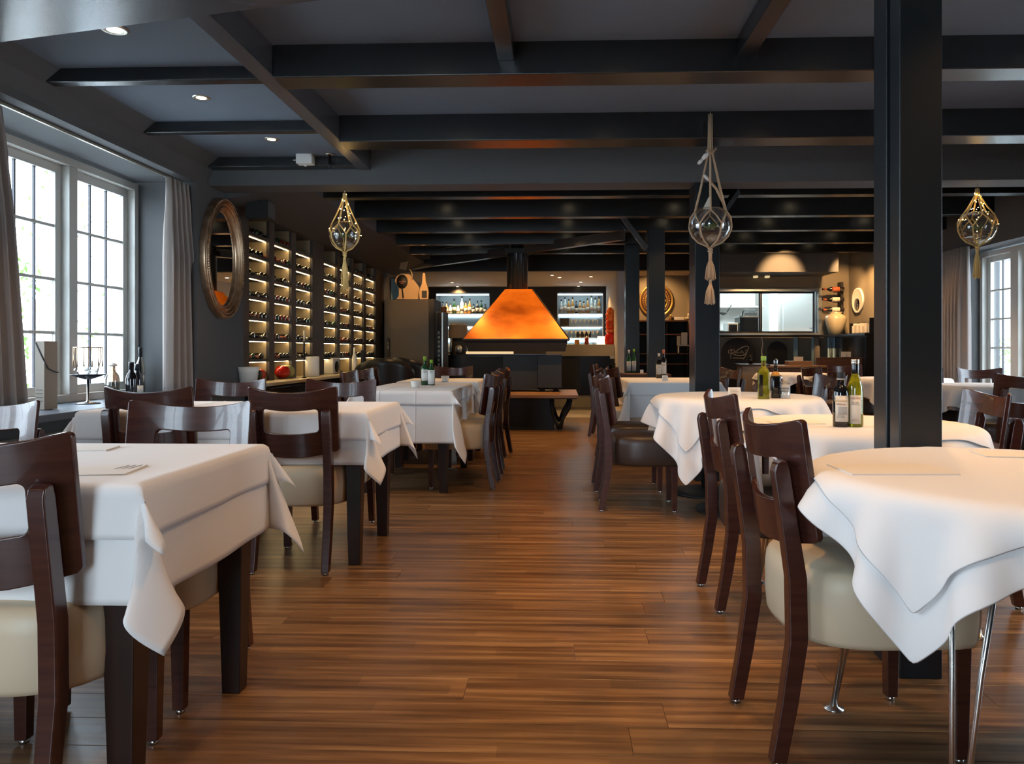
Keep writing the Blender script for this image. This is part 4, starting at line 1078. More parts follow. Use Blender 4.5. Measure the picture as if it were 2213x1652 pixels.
# ================================================================== WINE RACK
GRK = 'bottles lying in the lit wine rack'
R = root('wine_rack', 'backlit dark wine rack full of lying bottles along the wall', 'wine rack', (XL-.40, 6.9, .755))
def RL(mb): return mb.xf(Matrix.Translation((-(XL-.40), -6.9, -.755)))
cols_y = [6.905, 7.00, 7.52, 7.665, 8.20, 8.35, 8.95, 9.55, 9.90, 10.02, 10.56, 10.73, 11.28, 11.42, 12.0, 12.15]
bays = [(6.92, 6.99), (7.08, 7.58), (7.72, 8.22), (8.36, 8.92), (9.36, 9.93), (10.05, 10.60), (10.73, 11.28), (11.41, 12.0)]
bays = bays[1:]
rows_n, rh = 8, .2
X0, X1 = XL-.34, XL-.02
prev = 6.905
edges = []
for a, b in bays: edges.append((prev, a)); prev = b
edges.append((prev, 12.595))
for a, b in edges:
    dv = RL(box(X0, X1, a, b, .757, 2.355)).build('divider', 'rackframe', R, bevel=.002)
    for yl in (a-.004, b+.001):
        if 6.95 < yl < 12.55: RL(box(X0, X1-.03, yl, yl+.003, .757, 2.355)).build('lit_side_face', 'rackback', dv)  # pale faces carry the LED brightness on the divider sides as colour
RL(box(X0-.015, X0, 6.905, 12.595, .757, 2.355)).build('back_panel', 'rackback', R)
wsrc = {}
names = ['first', 'second', 'third', 'fourth', 'fifth', 'sixth', 'seventh']
rown = ['first', 'second', 'third', 'fourth', 'fifth', 'sixth', 'seventh']
rr_ = random.Random(5)
def bottle_mesh(matn, capm):
    mb = MB(); r = .037
    mb.lathe([(r*.6, 0), (r*.94, .001), (r, .006), (r, .185), (r*.85, .205), (r*.42, .235), (r*.38, .25), (r*.38, .262)], 12, axis='x')
    mb.lathe([(r*.42, .250), (r*.42, .298), (r*.40, .300)], 10, axis='x', mi=1)
    o = mb.build('wine_bottle', [matn, capm], None); return o
protos = []
for mt, cp in (('winebottle', 'black'), ('winebottle', 'cap_silver'), ('redbottle', 'ink_red'), ('winebottle', 'ink_red'), ('green_glass', 'cap_silver')):
    protos.append(bottle_mesh(mt, cp))
used = set()
for bi, (a, b) in enumerate(bays):
    for k in range(rows_n):
        z = .757+k*rh
        if k > 0:
            RL(box(X0, X1, a, b, z-.012, z)).build('shelf', 'rackframe', R)
            RL(box(X1-.004, X1+.003, a, b, z, z+.018)).build('front_rail', 'rackframe', R)
        if k < 7: RL(box(X1-.045, X1-.035, a+.01, b-.01, z+rh-.017, z+rh-.0135)).build('led_strip', 'led', R)
        if k == 0: continue
        if k == 7 and bi in (2, 3): continue
        nb = 5
        for j in range(nb):
            if rr_.random() < .04: continue
            pi = rr_.choices(range(5), weights=[5, 3, 5 if bi in (1, 4) else 1, 2, 2])[0]; src = protos[pi]
            if pi in used: o = src.copy(); COL.objects.link(o)
            else: o = src; used.add(pi)
            y_ = a+(b-a)*(j+.5)/nb; flip = rr_.random() < .75
            if flip: o.location = (X1-.012, y_, z+.038); o.rotation_euler = (0, 0, PI+rr_.uniform(-.05, .05))
            else: o.location = (X0+.015, y_, z+.038); o.rotation_euler = (0, 0, rr_.uniform(-.05, .05))
            col = 'red' if pi == 2 else 'dark'
            tag(o, '%s bottle, %s from the near end, %s shelf up, %s rack bay from the mirror' % (col, names[j], rown[k-1], names[bi]), 'wine bottle', GRK)
for i, p in enumerate(protos):
    if i not in used: bpy.data.objects.remove(p, do_unlink=True)
# counter below the rack
R = root('back_counter', 'dark counter with pale lit top below the wine rack', 'counter', (-2.6, 9.4, 0))
T_ = Matrix.Translation((2.6, -9.4, 0))
box(XL-.40, XL+.22, 6.93, 11.2, .725, .755).xf(T_).build('worktop', 'beige', R, bevel=.003)
box(XL+.002, XL+.19, 6.93, 11.2, 0, .725).xf(T_).build('cabinet', 'blackgloss', R)
for k in range(6): box(XL+.19, XL+.205, 6.96+k*.70, 6.96+k*.70+.68, .05, .70).xf(T_).build('door', 'blackgloss', R, bevel=.002)
# objects on the counter
def vase(name, label, cat, loc, prof, m_, seg=24, power=None, smooth=True):
    R = root(name, label, cat, loc); MB().lathe(prof, seg, power=power, smooth=smooth).build('body', m_, R); return R
def CY_(u, X=-2.85): return on_x(u, 800, X)[0]
vase('ice_bucket', 'white scalloped ice bucket at the near end of the lit counter', 'ice bucket', (-2.83, CY_(537, -2.83), .757), [(.055, 0), (.075, .004), (.085, .10), (.10, .15), (.094, .15), (.07, .02)], 'white')
R = root('lying_jar', 'black and red glazed jar lying on the lit counter', 'jar', (-2.98, CY_(563, -2.95), .757+.062)); MB().lathe([(.02, -.12), (.05, -.11), (.062, -.04), (.062, .04), (.05, .10), (.02, .12)], 18, axis='y', mi=0).build('body', ['red'], R); MB().lathe([(.045, -.13), (.064, -.12), (.064, -.03), (.045, -.028)], 18, axis='y').build('neck_band', 'blackgloss', R)
R = root('lying_jar', 'bright red pear shaped jar with green label lying on the lit counter', 'jar', (-2.95, CY_(612, -2.95), .757+.07)); MB().lathe([(.02, -.19), (.035, -.17), (.045, -.12), (.068, -.07), (.07, 0), (.066, .05)], 20, axis='y').build('body', 'red', R); MB().lathe([(.067, .05), (.069, .055), (.069, .16), (.066, .165)], 20, axis='y').build('label_band', 'greenbag', R)
vase('cylinder_vase', 'plain white cylinder vase on the lit counter', 'vase', (-2.84, CY_(675, -2.84), .757), [(.07, 0), (.078, .004), (.078, .225), (.070, .228), (.07, .03)], 'white')
R = root('slim_stand', 'thin dark candle rod standing on the lit counter', 'candle stand', (-2.80, CY_(657, -2.80), .757)); MB().lathe([(.03, 0), (.03, .006), (.008, .012), (.006, .26), (.012, .27), (.012, .42)], 10).build('rod', 'steel_dark', R); MB().lathe([(.013, .40), (.006, .52)], 8).build('candle', 'white', R)
R = root('glass_box', 'pale lit box with a small clock face on the far counter', 'box', (-2.98, 9.75, .757)); box(-.10, .10, -.14, .14, 0, .20).build('body', 'white', R, bevel=.008); MB().lathe([(.07, 0), (.07, .012)], 20, (.10, 0, .09), axis='x').build('clock_face', 'black', R)
R = root('standing_bottle', 'tall white bottle standing at the far end of the counter', 'bottle', (-2.85, 10.5, .757)); MB().lathe([(.03, 0), (.035, .005), (.035, .20), (.014, .26), (.013, .34)], 14).build('body', 'white', R)
R = root('till_screen', 'dark upright card reader at the far end of the counter', 'card reader', (-2.80, 10.78, .757)); box(-.02, .02, -.06, .06, 0, .30).build('screen', 'black', R, bevel=.003); box(-.05, .05, -.06, .06, 0, .012).build('base', 'black', R)
# hanging box on the soffit
R = root('wall_speaker', 'small dark box fixed high on the rear left wall', 'speaker', (XL+.18, 6.85, 2.245)); box(-.10, .10, -.09, .09, 0, .16).build('cabinet', 'black', R, bevel=.004); box(.10, .104, -.08, .08, .01, .15).build('grille', 'wall', R)

# black tub armchairs
def tub(label, loc, rz):
    R = root('tub_armchair', label, 'armchair', loc, rz); vs = []; fs = []; n = 28; rows_ = 8
    for j in range(rows_+1):
        t = j/rows_
        for i in range(n+1):
            a = PI*(-.15+1.30*i/n); top = .62+.34*math.sin(max(0, min(PI, (a+.47)*.77)))
            r0 = .30+.05*t; vs.append((r0*math.cos(a), r0*math.sin(a)*-1, .30+(top-.30)*t))
    for j in range(rows_):
        for i in range(n): a = j*(n+1)+i; fs.append((a, a+1, a+n+2, a+n+1))
    o = MB().add(vs, fs, 0, True).build('shell', 'blackleather', R, fix=False); md = o.modifiers.new('thickness', 'SOLIDIFY'); md.thickness = .05
    MB().lathe([(.26, .28), (.29, .30), (.29, .43), (.26, .47), (.0, .48)], 28).build('seat', 'blackleather', R)
    for a in (.8, 2.3, 3.9, 5.4): MB().tube([(.22*math.cos(a), .22*math.sin(a), 0), (.20*math.cos(a), .20*math.sin(a), .30)], .015, 8).build('leg', 'black', R)
    return R
tub('black leather tub armchair at the end of the rack counter', (-2.30, 9.95, 0), D(10))
tub('second black leather tub armchair against the tall dark cabinet', (-2.10, 10.75, 0), D(-20))

# ================================================================== TALL CABINET, COOLER
R = root('tall_cabinet', 'tall dark cabinet with a glossy lit side, at the end of the rack', 'cabinet', (-2.5, 12.75, 0))
T_ = Matrix.Translation((2.5, -12.75, 0))
box(-2.88, -2.10, 12.42, 13.1, 0, 1.885).xf(T_).build('body', 'steelpanel', R, bevel=.004)
box(-2.14, -2.05, 12.38, 13.1, 0, 1.895).xf(T_).build('edge_panel', 'black', R, bevel=.003)
MB().tube([(-2.80, 12.36, .95), (-2.80, 12.36, 1.25)], .012, 8).tube([(-2.80, 12.36, 1.25), (-2.80, 12.42, 1.25)], .009, 6).tube([(-2.80, 12.36, .95), (-2.80, 12.42, .95)], .009, 6).xf(T_).build('handle', 'chrome', R)
R = root('wine_cooler', 'narrow glass-fronted cooler beside the tall cabinet', 'cooler', (-1.96, 12.8, 0)); T_ = Matrix.Translation((1.96, -12.8, 0))
xa, xb = on_y(938, 700, 12.5)[0], on_y(957, 700, 12.5)[0]
box(xa, xb, 12.55, 13.1, .02, 1.70).xf(T_).build('body', 'black', R)
MB().box(xa, xa+.02, 12.50, 12.55, .04, 1.68).box(xb-.02, xb, 12.50, 12.55, .04, 1.68).xf(T_).build('door_frame', 'stainless', R)
box(xa+.02, xb-.02, 12.52, 12.53, .04, 1.68).xf(T_).build('glass_door', 'glass', R)
q = MB()
for k in range(9): q.lathe([(.02, 0), (.02, .05)], 8, ((xa+xb)/2, 12.54, .72+k*.075))
o = q.xf(T_).build('bottle_necks', 'paleliquor', R); o['kind'] = 'stuff'
# things on the cabinet
def board(name, label, cat, pts, Y, th, m_, group=None):
    c = [on_y(u, v, Y) for u, v in pts]; x0 = sum(p[0] for p in c)/len(c); z0 = min(p[1] for p in c)
    R = root(name, label, cat, (x0, Y, z0)); MB().prism([(p[0]-x0, p[1]-z0) for p in c], 'y', 0, th).build('board', m_, R, bevel=.004); return R, x0, z0
R, x0, z0 = board('vase_cutout', 'tan vase-shaped board with a black round disc on the cabinet', 'board',
    [(856, 647), (862, 640), (862, 625), (853, 608), (856, 598), (866, 592), (885, 593), (889, 600), (900, 613), (906, 622), (907, 640), (905, 647)], 12.7, .05, 'tanboard')
xx, zz = on_y(869.5, 609, 12.7); MB().lathe([(.092, -.012), (.092, 0)], 32, (xx-x0, -.003, zz-z0), axis='y', sx=1, sy=1.3).build('disc', 'black', R)
text('RISTORO\nBAR', .026, R, (xx-x0, -.018, zz-z0-.01), __import__('mathutils').Euler((PI/2, 0, 0)), 'ink_red')
MB().tube([(xx-x0, -.01, zz-z0-.11), (xx-x0+.02, -.01, .02)], .010, 8).build('stem', 'black', R)
R, x0, z0 = board('bottle_cutout', 'tan bottle-shaped stand beside the vase-shaped board', 'board',
    [(907, 647), (905, 632), (908, 622), (912, 612), (913, 596), (914, 590), (918, 590), (919, 596), (920, 608), (924, 620), (926, 632), (925, 647)], 12.62, .06, 'tanboard')
xx, zz = on_y(912.5, 637, 12.6)[0], on_y(915, 644, 12.6)[1]; box(xx-x0-.01, xx-x0+.075, -.006, 0, zz-z0, zz-z0+.12).build('label_window', 'black', R)
R = root('door_glass_standin', 'dark framed panel standing in for the door glass behind the vase-shaped board', 'door glass', (-2.78, 12.95, 1.89)); box(-.12, .12, 0, .02, 0, .42).build('frame', 'black', R); box(-.10, .10, -.004, 0, .03, .39).build('glass_panel', 'screen_blue', R)  # stands in for the door glass of the room behind
# beige panel hanging from a cord on the ceiling
xx, zz = on_y(876, 559, 12.0)
R = root('hanging_plaque', 'small beige panel tilted on a cord below the dark ceiling', 'panel', (xx, 12.0, zz))
q = MB().box(-.055, .055, -.012, .012, -.18, .18).xf(Matrix.Rotation(-.28, 4, 'Y').to_4x4() if False else Matrix.Rotation(.25, 4, 'Y')); q.build('panel', 'tanboard', R)
pts = [(x_-xx, y_-12.0, z_-zz) for (x_, y_, z_) in [(on_y(884, 536, 12.0)[0], 12.0, on_y(884, 536, 12.0)[1]), (on_y(930, 541, 11.6)[0], 11.6, on_y(930, 541, 11.6)[1]), (on_y(1000, 531, 10.9)[0], 10.9, on_y(1000, 531, 10.9)[1]), (on_y(1085, 516, 10.5)[0], 10.5, on_y(1085, 516, 10.5)[1])]]
MB().tube(pts, .006, 6).build('cord', 'wall', R)
MB().tube([(.06, 0, -.16), (.10, 0, -.22), (.11, 0, -.34)], .008, 6).build('bracket', 'tanboard', R)

# ================================================================== FIREPLACE
FX, FY = (on_y(1000, 735, 10.4)[0]+on_y(1230, 735, 10.4)[0])/2, 10.95
fw = (on_y(1230, 735, 10.4)[0]-on_y(1000, 735, 10.4)[0])/2; zr = on_y(1100, 735, 10.4)[1]
zt_ = on_y(1100, 625, 10.75)[1]; tx0, tx1 = on_y(1091, 625, 10.77)[0]-FX, on_y(1151, 625, 10.77)[0]-FX
R = root('fireplace_hood', 'orange copper pyramid fireplace hood with black flue pipe', 'fireplace hood', (FX, FY, zr))
hd = .55; z1 = zt_-zr; cxm = (tx0+tx1)/2
MB().hexa([(-fw, -hd, .015), (fw, -hd, .015), (fw, hd, .015), (-fw, hd, .015)], [(tx0, -.18, z1), (tx1, -.18, z1), (tx1, .18, z1), (tx0, .18, z1)]).build('copper_hood', 'copper', R, bevel=.004)
for a, b in (((fw, -hd, .012), (tx1, -.18, z1)), ((-fw, -hd, .012), (tx0, -.18, z1))): MB().tube([a, b], .009 if a[0] > 0 else .004, 6).build('edge_shade_strip', 'black', R)  # black strips stand in for the shaded side face of the hood
MB().box(-fw-.01, fw+.01, -hd-.01, hd+.01, -.005, .015).build('rim', 'iron', R, bevel=.003)
zb = on_y(1100, 760, 10.45)[1]-zr
MB().hexa([(-fw+.07, -hd+.06, zb), (fw-.05, -hd+.06, zb), (fw-.05, hd-.06, zb), (-fw+.07, hd-.06, zb)], [(-fw+.02, -hd+.02, -.005), (fw-.02, -hd+.02, -.005), (fw-.02, hd-.02, -.005), (-fw+.02, hd-.02, -.005)]).build('lower_hood', 'black', R)
pr = (on_y(1142, 500, 10.8)[0]-on_y(1092, 500, 10.8)[0])/2; pcx = (on_y(1142, 500, 10.8)[0]+on_y(1092, 500, 10.8)[0])/2-FX
MB().lathe([(pr*.92, z1), (pr*.92, 2.5-zr), (pr*.92, 2.70-zr)], 28, (pcx, 0, 0)).build('flue_pipe', 'post', R)
for k in (-.45, .1, .55): MB().tube([(pcx+k*pr, -math.sqrt(1-k*k)*pr*.93, z1+.02), (pcx+k*pr, -math.sqrt(1-k*k)*pr*.93, 2.68-zr)], .010, 6).build('pipe_seam', 'post', R)
box(pcx-pr*1.05, pcx+pr*1.05, -pr*1.1, pr*1.1, 2.30-zr+.14, 2.50-zr).build('flue_collar', 'black', R)
x0, x1 = on_y(1008, 762, 10.55)[0]-FX, on_y(1110, 762, 10.55)[0]-FX
box(x0, x1, -hd+.10, -hd+.13, zb-.035, zb).build('bead_light_strip', 'bead', R)
box(x0, fw-.10, -hd+.09, -hd+.14, zb-.047, zb-.035).build('strip_rail', 'steel_dark', R)
# hearth
R = root('fireplace_hearth', 'black steel hearth base with a thin oak bench top', 'fireplace', (FX, 10.7, 0)); T_ = Matrix.Translation((-FX, -10.7, 0))
hx0, hx1 = on_y(1080, 900, 10.12)[0], on_y(1197, 900, 10.12)[0]; hx0 -= .25
zt2 = .475
box(hx0, hx1, 10.12, 11.2, 0, zt2-.045).xf(T_).build('plinth', 'iron', R, bevel=.004)
bx0, bx1 = on_y(1000, 850, 9.9)[0], on_y(1250, 850, 9.9)[0]
box(bx0, on_y(1103, 850, 9.9)[0], 9.92, 11.35, zt2-.04, zt2).xf(T_).build('bench_top', 'tan', R, bevel=.003)
box(on_y(1103, 850, 9.9)[0]+.004, bx1, 9.92, 11.35, zt2-.04, zt2).xf(T_).build('bench_top', 'tan', R, bevel=.003)
box(bx0+.02, bx1-.02, 9.96, 11.3, zt2-.055, zt2-.04).xf(T_).build('frame', 'black', R)
for yy in (10.05, 11.15):
    q = MB(); lx = bx1-.10
    q.tube([(lx, yy, zt2-.06), (lx-.02, yy, .30), (lx-.10, yy, .16), (lx-.14, yy, .02)], [.03, .026, .022, .03], 8)
    q.tube([(lx-.25, yy, zt2-.06), (lx-.24, yy, .25), (lx-.19, yy, .10), (lx-.14, yy, .02)], [.028, .022, .02, .03], 8).xf(T_).build('curved_leg', 'black', R)
hbz = on_y(1150, 767, 10.7)[1]
bxa, bxm, bxb = on_y(1087, 800, 10.7)[0], on_y(1162, 800, 10.7)[0], on_y(1214, 800, 10.7)[0]
box(bxa, bxm, 10.7, 11.2, zt2+.03, hbz).xf(T_).build('fire_screen', 'iron', R, bevel=.003)
box(bxm+.004, bxb, 10.62, 11.2, zt2+.06, hbz-.01).xf(T_).build('fire_screen', 'iron', R, bevel=.003)
box(on_y(1000, 800, 11.2)[0], bxa-.01, 11.0, 11.25, zt2, hbz-.03).xf(T_).build('back_plate', 'black', R)
for xx in (bxm+.06, bxb-.08): MB().taper((xx, 10.75, zt2), (.05, .07), (xx, 10.75, zt2+.062), (.02, .04)).xf(T_).build('foot', 'black', R)

# ================================================================== BAR
R = root('bar_counter', 'long black bar counter with beige raised top behind the fireplace', 'bar counter', (-.6, 14.2, 0)); T_ = Matrix.Translation((.6, -14.2, 0))
cx0, cx1 = on_y(955, 800, 14.0)[0], .995
z_t, z_m, z_b = on_y(1200, 745, 14.0)[1], on_y(1200, 770, 14.0)[1], on_y(1200, 855, 14.0)[1]
box(cx0, cx1, 14.06, 14.7, z_b, z_m).xf(T_).build('front_panel', 'blackgloss', R)
box(cx0, cx1, 14.12, 14.7, 0, z_b).xf(T_).build('plinth', 'beige', R)
box(on_y(1180, 745, 14)[0], cx1, 14.0, 14.75, z_m, z_t).xf(T_).build('raised_top', 'beige', R, bevel=.004)
box(cx0, on_y(1180, 745, 14)[0], 14.0, 14.75, z_m, z_m+.03).xf(T_).build('low_top', 'black', R)
for k in range(4): box(cx0+.1+k*.62, cx0+.69+k*.62, 14.045, 14.06, z_b+.04, z_m-.04).xf(T_).build('drawer_front', 'iron', R, bevel=.003)
R = root('bar_sign', 'long cream name strip on the black bar edge', 'sign', (on_y(1331, 770, 13.96)[0], 13.97, z_m-.02)); box(-.105, .105, -.01, .0, -.025, .025).build('strip', 'label', R); text('BIENVENUE', .03, R, (0, -.011, -.011), __import__('mathutils').Euler((PI/2, 0, 0)), 'ink_gold')
R = root('sink_bowl', 'black bowl hanging below the cream name strip', 'bowl', (on_y(1331, 790, 13.93)[0], 13.9, on_y(1331, 800, 13.9)[1])); MB().lathe([(.02, -.06), (.09, -.03), (.12, .06), (.125, .12), (.11, .12)], 20).build('bowl', 'blackgloss', R)
# bar back shelves with lit glass
for nm, a, b, lab in (('left', NL0, NL1, 'left lit bar niche with glass shelves of liquor bottles'), ('right', NR0, NR1, 'right lit bar niche with glass shelves of glasses')):
    R = root('bar_shelves', lab, 'shelves', ((a+b)/2, 16.9, NZ0)); w_ = (b-a)/2
    MB().box(-w_+.002, w_-.002, .225, .245, 0, NZ1-NZ0-.002).build('back_panel', 'nicheback', R)
    MB().box(-w_+.002, -w_+.02, -.28, .225, 0, NZ1-NZ0-.002).box(w_-.02, w_-.002, -.28, .225, 0, NZ1-NZ0-.002).build('side_frame', 'stainless', R)
    for z in ((.0, .30, .55, .83) if nm == 'right' else (.0, .30, .56, .83)): box(-w_+.02, w_-.02, -.22, .22, z, z+.014).build('glass_shelf', 'stainless', R)
    box(-w_+.02, w_-.02, -.25, -.22, NZ1-NZ0-.04, NZ1-NZ0-.02).build('led_strip', 'cold_led', R)
    for z in (.0, .30, .56): box(-w_+.03, w_-.03, .20, .21, z+.245, z+.255).build('led_strip', 'cold_led', R)
def liquor(x, z, h, m_, lab, group, Y=16.78, r=.035, lm=None):
    R = MB(); R.lathe([(r*.95, 0), (r, .006), (r, h*.55), (r*.8, h*.64), (r*.38, h*.74), (r*.36, h)], 10, mi=0)
    R.lathe([(r*1.02, h*.15), (r*1.02, h*.45)], 10, mi=1); R.lathe([(r*.42, h*.9), (r*.42, h*1.03)], 8, mi=2)
    o = R.build('liquor_bottle', [m_, lm or 'label', 'black'], None, loc=(x, Y, z)); return tag(o, lab, 'bottle', group)
rr_ = random.Random(9); zs = NZ0+.83+.014
cols = ['balsamic', 'amber', 'paleliquor', 'green_glass', 'paleliquor', 'paper', 'amber', 'amber', 'balsamic', 'balsamic', 'green_glass', 'balsamic']
adj = {'balsamic': 'dark', 'amber': 'amber', 'paleliquor': 'clear', 'green_glass': 'green', 'paper': 'white'}
ordn = ['first', 'second', 'third', 'fourth', 'fifth', 'sixth', 'seventh', 'eighth', 'ninth', 'tenth', 'eleventh', 'twelfth']
for k, m_ in enumerate(cols):
    x = NL0+.13+k*(NL1-NL0-.2)/11.5; liquor(x, zs, rr_.uniform(.20, .34) if m_ != 'paper' else .38, m_, '%s bottle, %s along the top shelf of the left bar niche' % (adj[m_], ordn[k]), 'liquor bottles in the left bar niche', r=.040)
cols = ['paleliquor', 'paleliquor', 'amber', 'amber', 'balsamic', 'amber', 'amber', 'amber', 'paleliquor', 'paleliquor', 'amber']
for k, m_ in enumerate(cols):
    x = NR0+.09+k*(NR1-NR0-.16)/10.2; liquor(x, zs, rr_.uniform(.24, .40), m_, '%s bottle, %s along the top shelf of the right bar niche' % (adj[m_], ordn[k]), 'liquor bottles in the right bar niche', r=.038)
# glasses in the right niche
def wineglass(x, z, Y, lab, group):
    o = MB().lathe([(.028, 0), (.028, .003), (.004, .008), (.004, .07), (.02, .085), (.032, .12), (.030, .16)], 10).build('wine_glass', 'glassware', None, loc=(x, Y, z)); return tag(o, lab, 'glass', group)
for zi, z in enumerate((.014, .314, .564)):
    for k in range(9):
        wineglass(NR0+.12+k*.095, NZ0+z, 16.76, 'stemmed glass, %s from the left, %s shelf of the right bar niche' % (ordn[k], ('lowest', 'second', 'third')[zi]), 'stemmed glasses on the %s right niche shelf' % ('lowest', 'second', 'third')[zi])
for zi, z in enumerate((.014, .314)):
    for k in range(7):
        wineglass(NL0+.15+k*.11, NZ0+z, 16.76, 'stemmed glass, %s from the left, %s shelf of the left bar niche' % (ordn[k], ('lowest', 'second')[zi]), 'stemmed glasses on the %s left niche shelf' % ('lowest', 'second')[zi])
R = root('dark_tray', 'black tray box on the third shelf of the right niche', 'box', (NR0+.16, 16.80, NZ0+.57)); box(-.10, .10, -.08, .08, 0, .17).build('box', 'black', R)
R = root('dark_tray', 'black tray box on the middle shelf of the right niche', 'box', (NR1-.42, 16.88, NZ0+.315)); box(-.16, .16, -.05, .05, 0, .13).build('box', 'black', R)
# sculpture + items on the raised top
sx_, _ = on_y(1319, 700, 14.3); hz = on_y(1322, 664, 14.3)[1]-z_t-.002
R = root('glass_sculpture', 'tall red orange blown glass sculpture at the end of the bar', 'sculpture', (sx_, 14.3, z_t+.001))
w1 = .105; k_ = hz
MB().lathe([(w1*.9, 0), (w1*1.02, k_*.05), (w1*1.05, k_*.14), (w1*.85, k_*.26), (w1*.66, k_*.31)], 28, mi=0).build('base', 'red', R)
q = MB(); pf = [(w1*.66, k_*.31)]
for i in range(20): t = i/19; pf.append((w1*(.80+.10*math.sin(i*1.9))*(1 if t < .82 else max(.35, 1-(t-.82)*2.6)), k_*(.33+.64*t)))
pf.append((.01, k_)); q.lathe(pf, 26).build('twisted_body', 'redglass', R)
def bar_item(name, label, cat, u, prof, m_, Y=14.3, seg=14):
    x = on_y(u, 740, Y)[0]; R = root(name, label, cat, (x, Y, z_t+.001)); MB().lathe(prof, seg).build('body', m_, R); return R
bar_item('tumbler', 'amber tumbler beside the orange hood on the bar', 'glass', 1247, [(.045, 0), (.048, .09), (.044, .092)], 'amber')
R = bar_item('decanter', 'small dark red decanter with silver stopper on the bar', 'decanter', 1268, [(.042, 0), (.044, .005), (.034, .13)], 'redbottle'); MB().lathe([(.015, .13), (.02, .145), (.014, .16)], 10).build('stopper', 'cap_silver', R)
bar_item('tumbler', 'clear tumbler in the middle of the bar top', 'glass', 1283, [(.025, 0), (.03, .06), (.026, .062)], 'glass')
R = root('lit_lantern', 'square pale lit lantern left of the red sculpture', 'lantern', (on_y(1299, 740, 14.5)[0], 14.5, z_t)); MB().taper((0, 0, 0), (.08, .08), (0, 0, .16), (.06, .06)).build('shade', 'lanternglow', R)
# espresso machine area
mx, mz = on_y(987, 703, 14.3)[0], on_y(987, 730, 14.3)[1]
R = root('coffee_machine', 'grey boxed coffee machine on the low bar top', 'coffee machine', (mx, 14.4, z_m+.03)); h_ = on_y(987, 703, 14.4)[1]-z_m-.03
box(-.16, .16, -.05, .25, h_*.55, h_).build('body', 'card', R, bevel=.006); box(-.15, .15, .08, .25, 0, h_*.55).build('base', 'black', R)
MB().lathe([(.03, 0), (.06, .02), (.07, .10), (.05, .14), (.02, .16)], 16, (.03, -.06, .02)).build('steel_jug', 'stainless', R); MB().tube([(-.10, -.06, h_*.55), (-.10, -.10, h_*.35), (-.10, -.10, .05)], .010, 6).build('steam_pipe', 'stainless', R)
q = MB()
for k in range(6): q.lathe([(.022, 0), (.026, .05)], 8, (-.12+k*.05, .1, h_))
q.build('cups', 'white', R)
R = root('pepper_statue', 'brown wooden figurine standing on a dark column beside the cooler', 'figurine', (on_y(959, 700, 13.6)[0], 13.6, 0)); zc_ = on_y(959, 703, 13.6)[1]
box(-.05, .05, -.05, .05, 0, zc_).build('column', 'black', R); MB().lathe([(.05, 0), (.045, .05), (.02, .08), (.035, .13), (.02, .18), (.03, .20), (.055, .24), (.055, .32), (.03, .33)], 14, (0, 0, zc_)).build('figure', 'brownwood', R)
# downlights helper
def downlight(x, y, z, label, group=None, r=.042, power=0, angle=95, glow='lamp'):
    R = root('downlight', label, 'ceiling light', (x, y, z), 0, group)
    MB().lathe([(r*.72, -.002), (r, -.005), (r*1.18, -.005), (r*1.25, 0)], 20, caps=False).build('trim_ring', 'cap_silver', R)
    MB().lathe([(.001, -.003), (r*.70, -.003), (r*.70, 0)], 18).build('lamp_face', glow, R)
    if power: spot('downlight_beam', (x, y, z-.02), power, angle)
    return R
PD = 42
downlight(*on_z(248, 64, 2.62), 2.62, 'recessed ceiling spot nearest the top left corner', r=.052, power=PD*.4)
downlight(*on_z(435, 211, 2.62), 2.62, 'recessed ceiling spot between the two small left beams', power=PD*.4)
downlight(*on_z(587, 301, 2.62), 2.62, 'recessed ceiling spot before the grey lintel', power=PD*.4)
for i, (u, v) in enumerate([(1193, 595), (1209, 600), (1277, 598), (1255, 610), (1249, 622), (977, 611), (990, 620), (1003, 629)]):
    x, y = on_z(u, v, 2.44)
    downlight(x, min(y, 16.5), 2.44, 'small spot in the white bar ceiling %s' % ['left of its middle', 'just behind the leftmost one right of the flue', 'near the right wall', 'brightest in the middle', 'lowest right of the flue', 'topmost left of the flue', 'middle one left of the flue', 'lowest left of the flue'][i], r=.040, power=70 if i in (1, 3, 5, 6) else 0, angle=140)
downlight(*on_z(1475, 589, 2.44), 2.44, 'small spot in the soffit above the gold medallion', power=16)
struct('ceiling_alcove', box(1.12, 2.42, 13.19, 14.3, 2.435, 2.44), 'barwhite')
# hidden-side fixtures of the middle and rear bays
for i, X in enumerate((-.75, .35, 1.55, 2.8)):
    for j, Y in enumerate((.6, 2.0, 3.35, 4.45)):
        downlight(X, Y, 2.70, 'recessed spot in the middle ceiling, row %s from the front wall, %s from the windows' % (names[j], names[i]), 'middle bay ceiling spots', power=PD*(1.2 if X > 0 else .4)*(.4, .75, 1, 1)[j])
for i, X in enumerate((-1.3, .1, 1.3, 2.6, 3.8)):
    for j, Y in enumerate((7.75, 8.8, 9.85, 10.9)):
        downlight(X, Y, 2.70, 'recessed spot in the rear ceiling, %s gap behind the lintel, %s from the rack' % (names[j], names[i]), 'rear ceiling spots', power=PD*.8 if X > 0 or Y < 9 else PD*.5)
spot('hood_spot', (-.9, 9.15, 2.47), 80, 60, target=(-.55, 10.5, 1.5)); spot('hood_spot', (.1, 9.1, 2.47), 62, 60, target=(-.3, 10.5, 1.5))
spot('cabinet_fill_spot', (-2.0, 11.7, 2.46), 60, 60, target=(-2.4, 12.7, 1.9)); spot('medallion_fill_spot', (1.6, 13.5, 2.42), 60, 100, target=(1.75, 14.2, 1.7))  # extra lamps added to brighten the cabinet top and the medallion wall
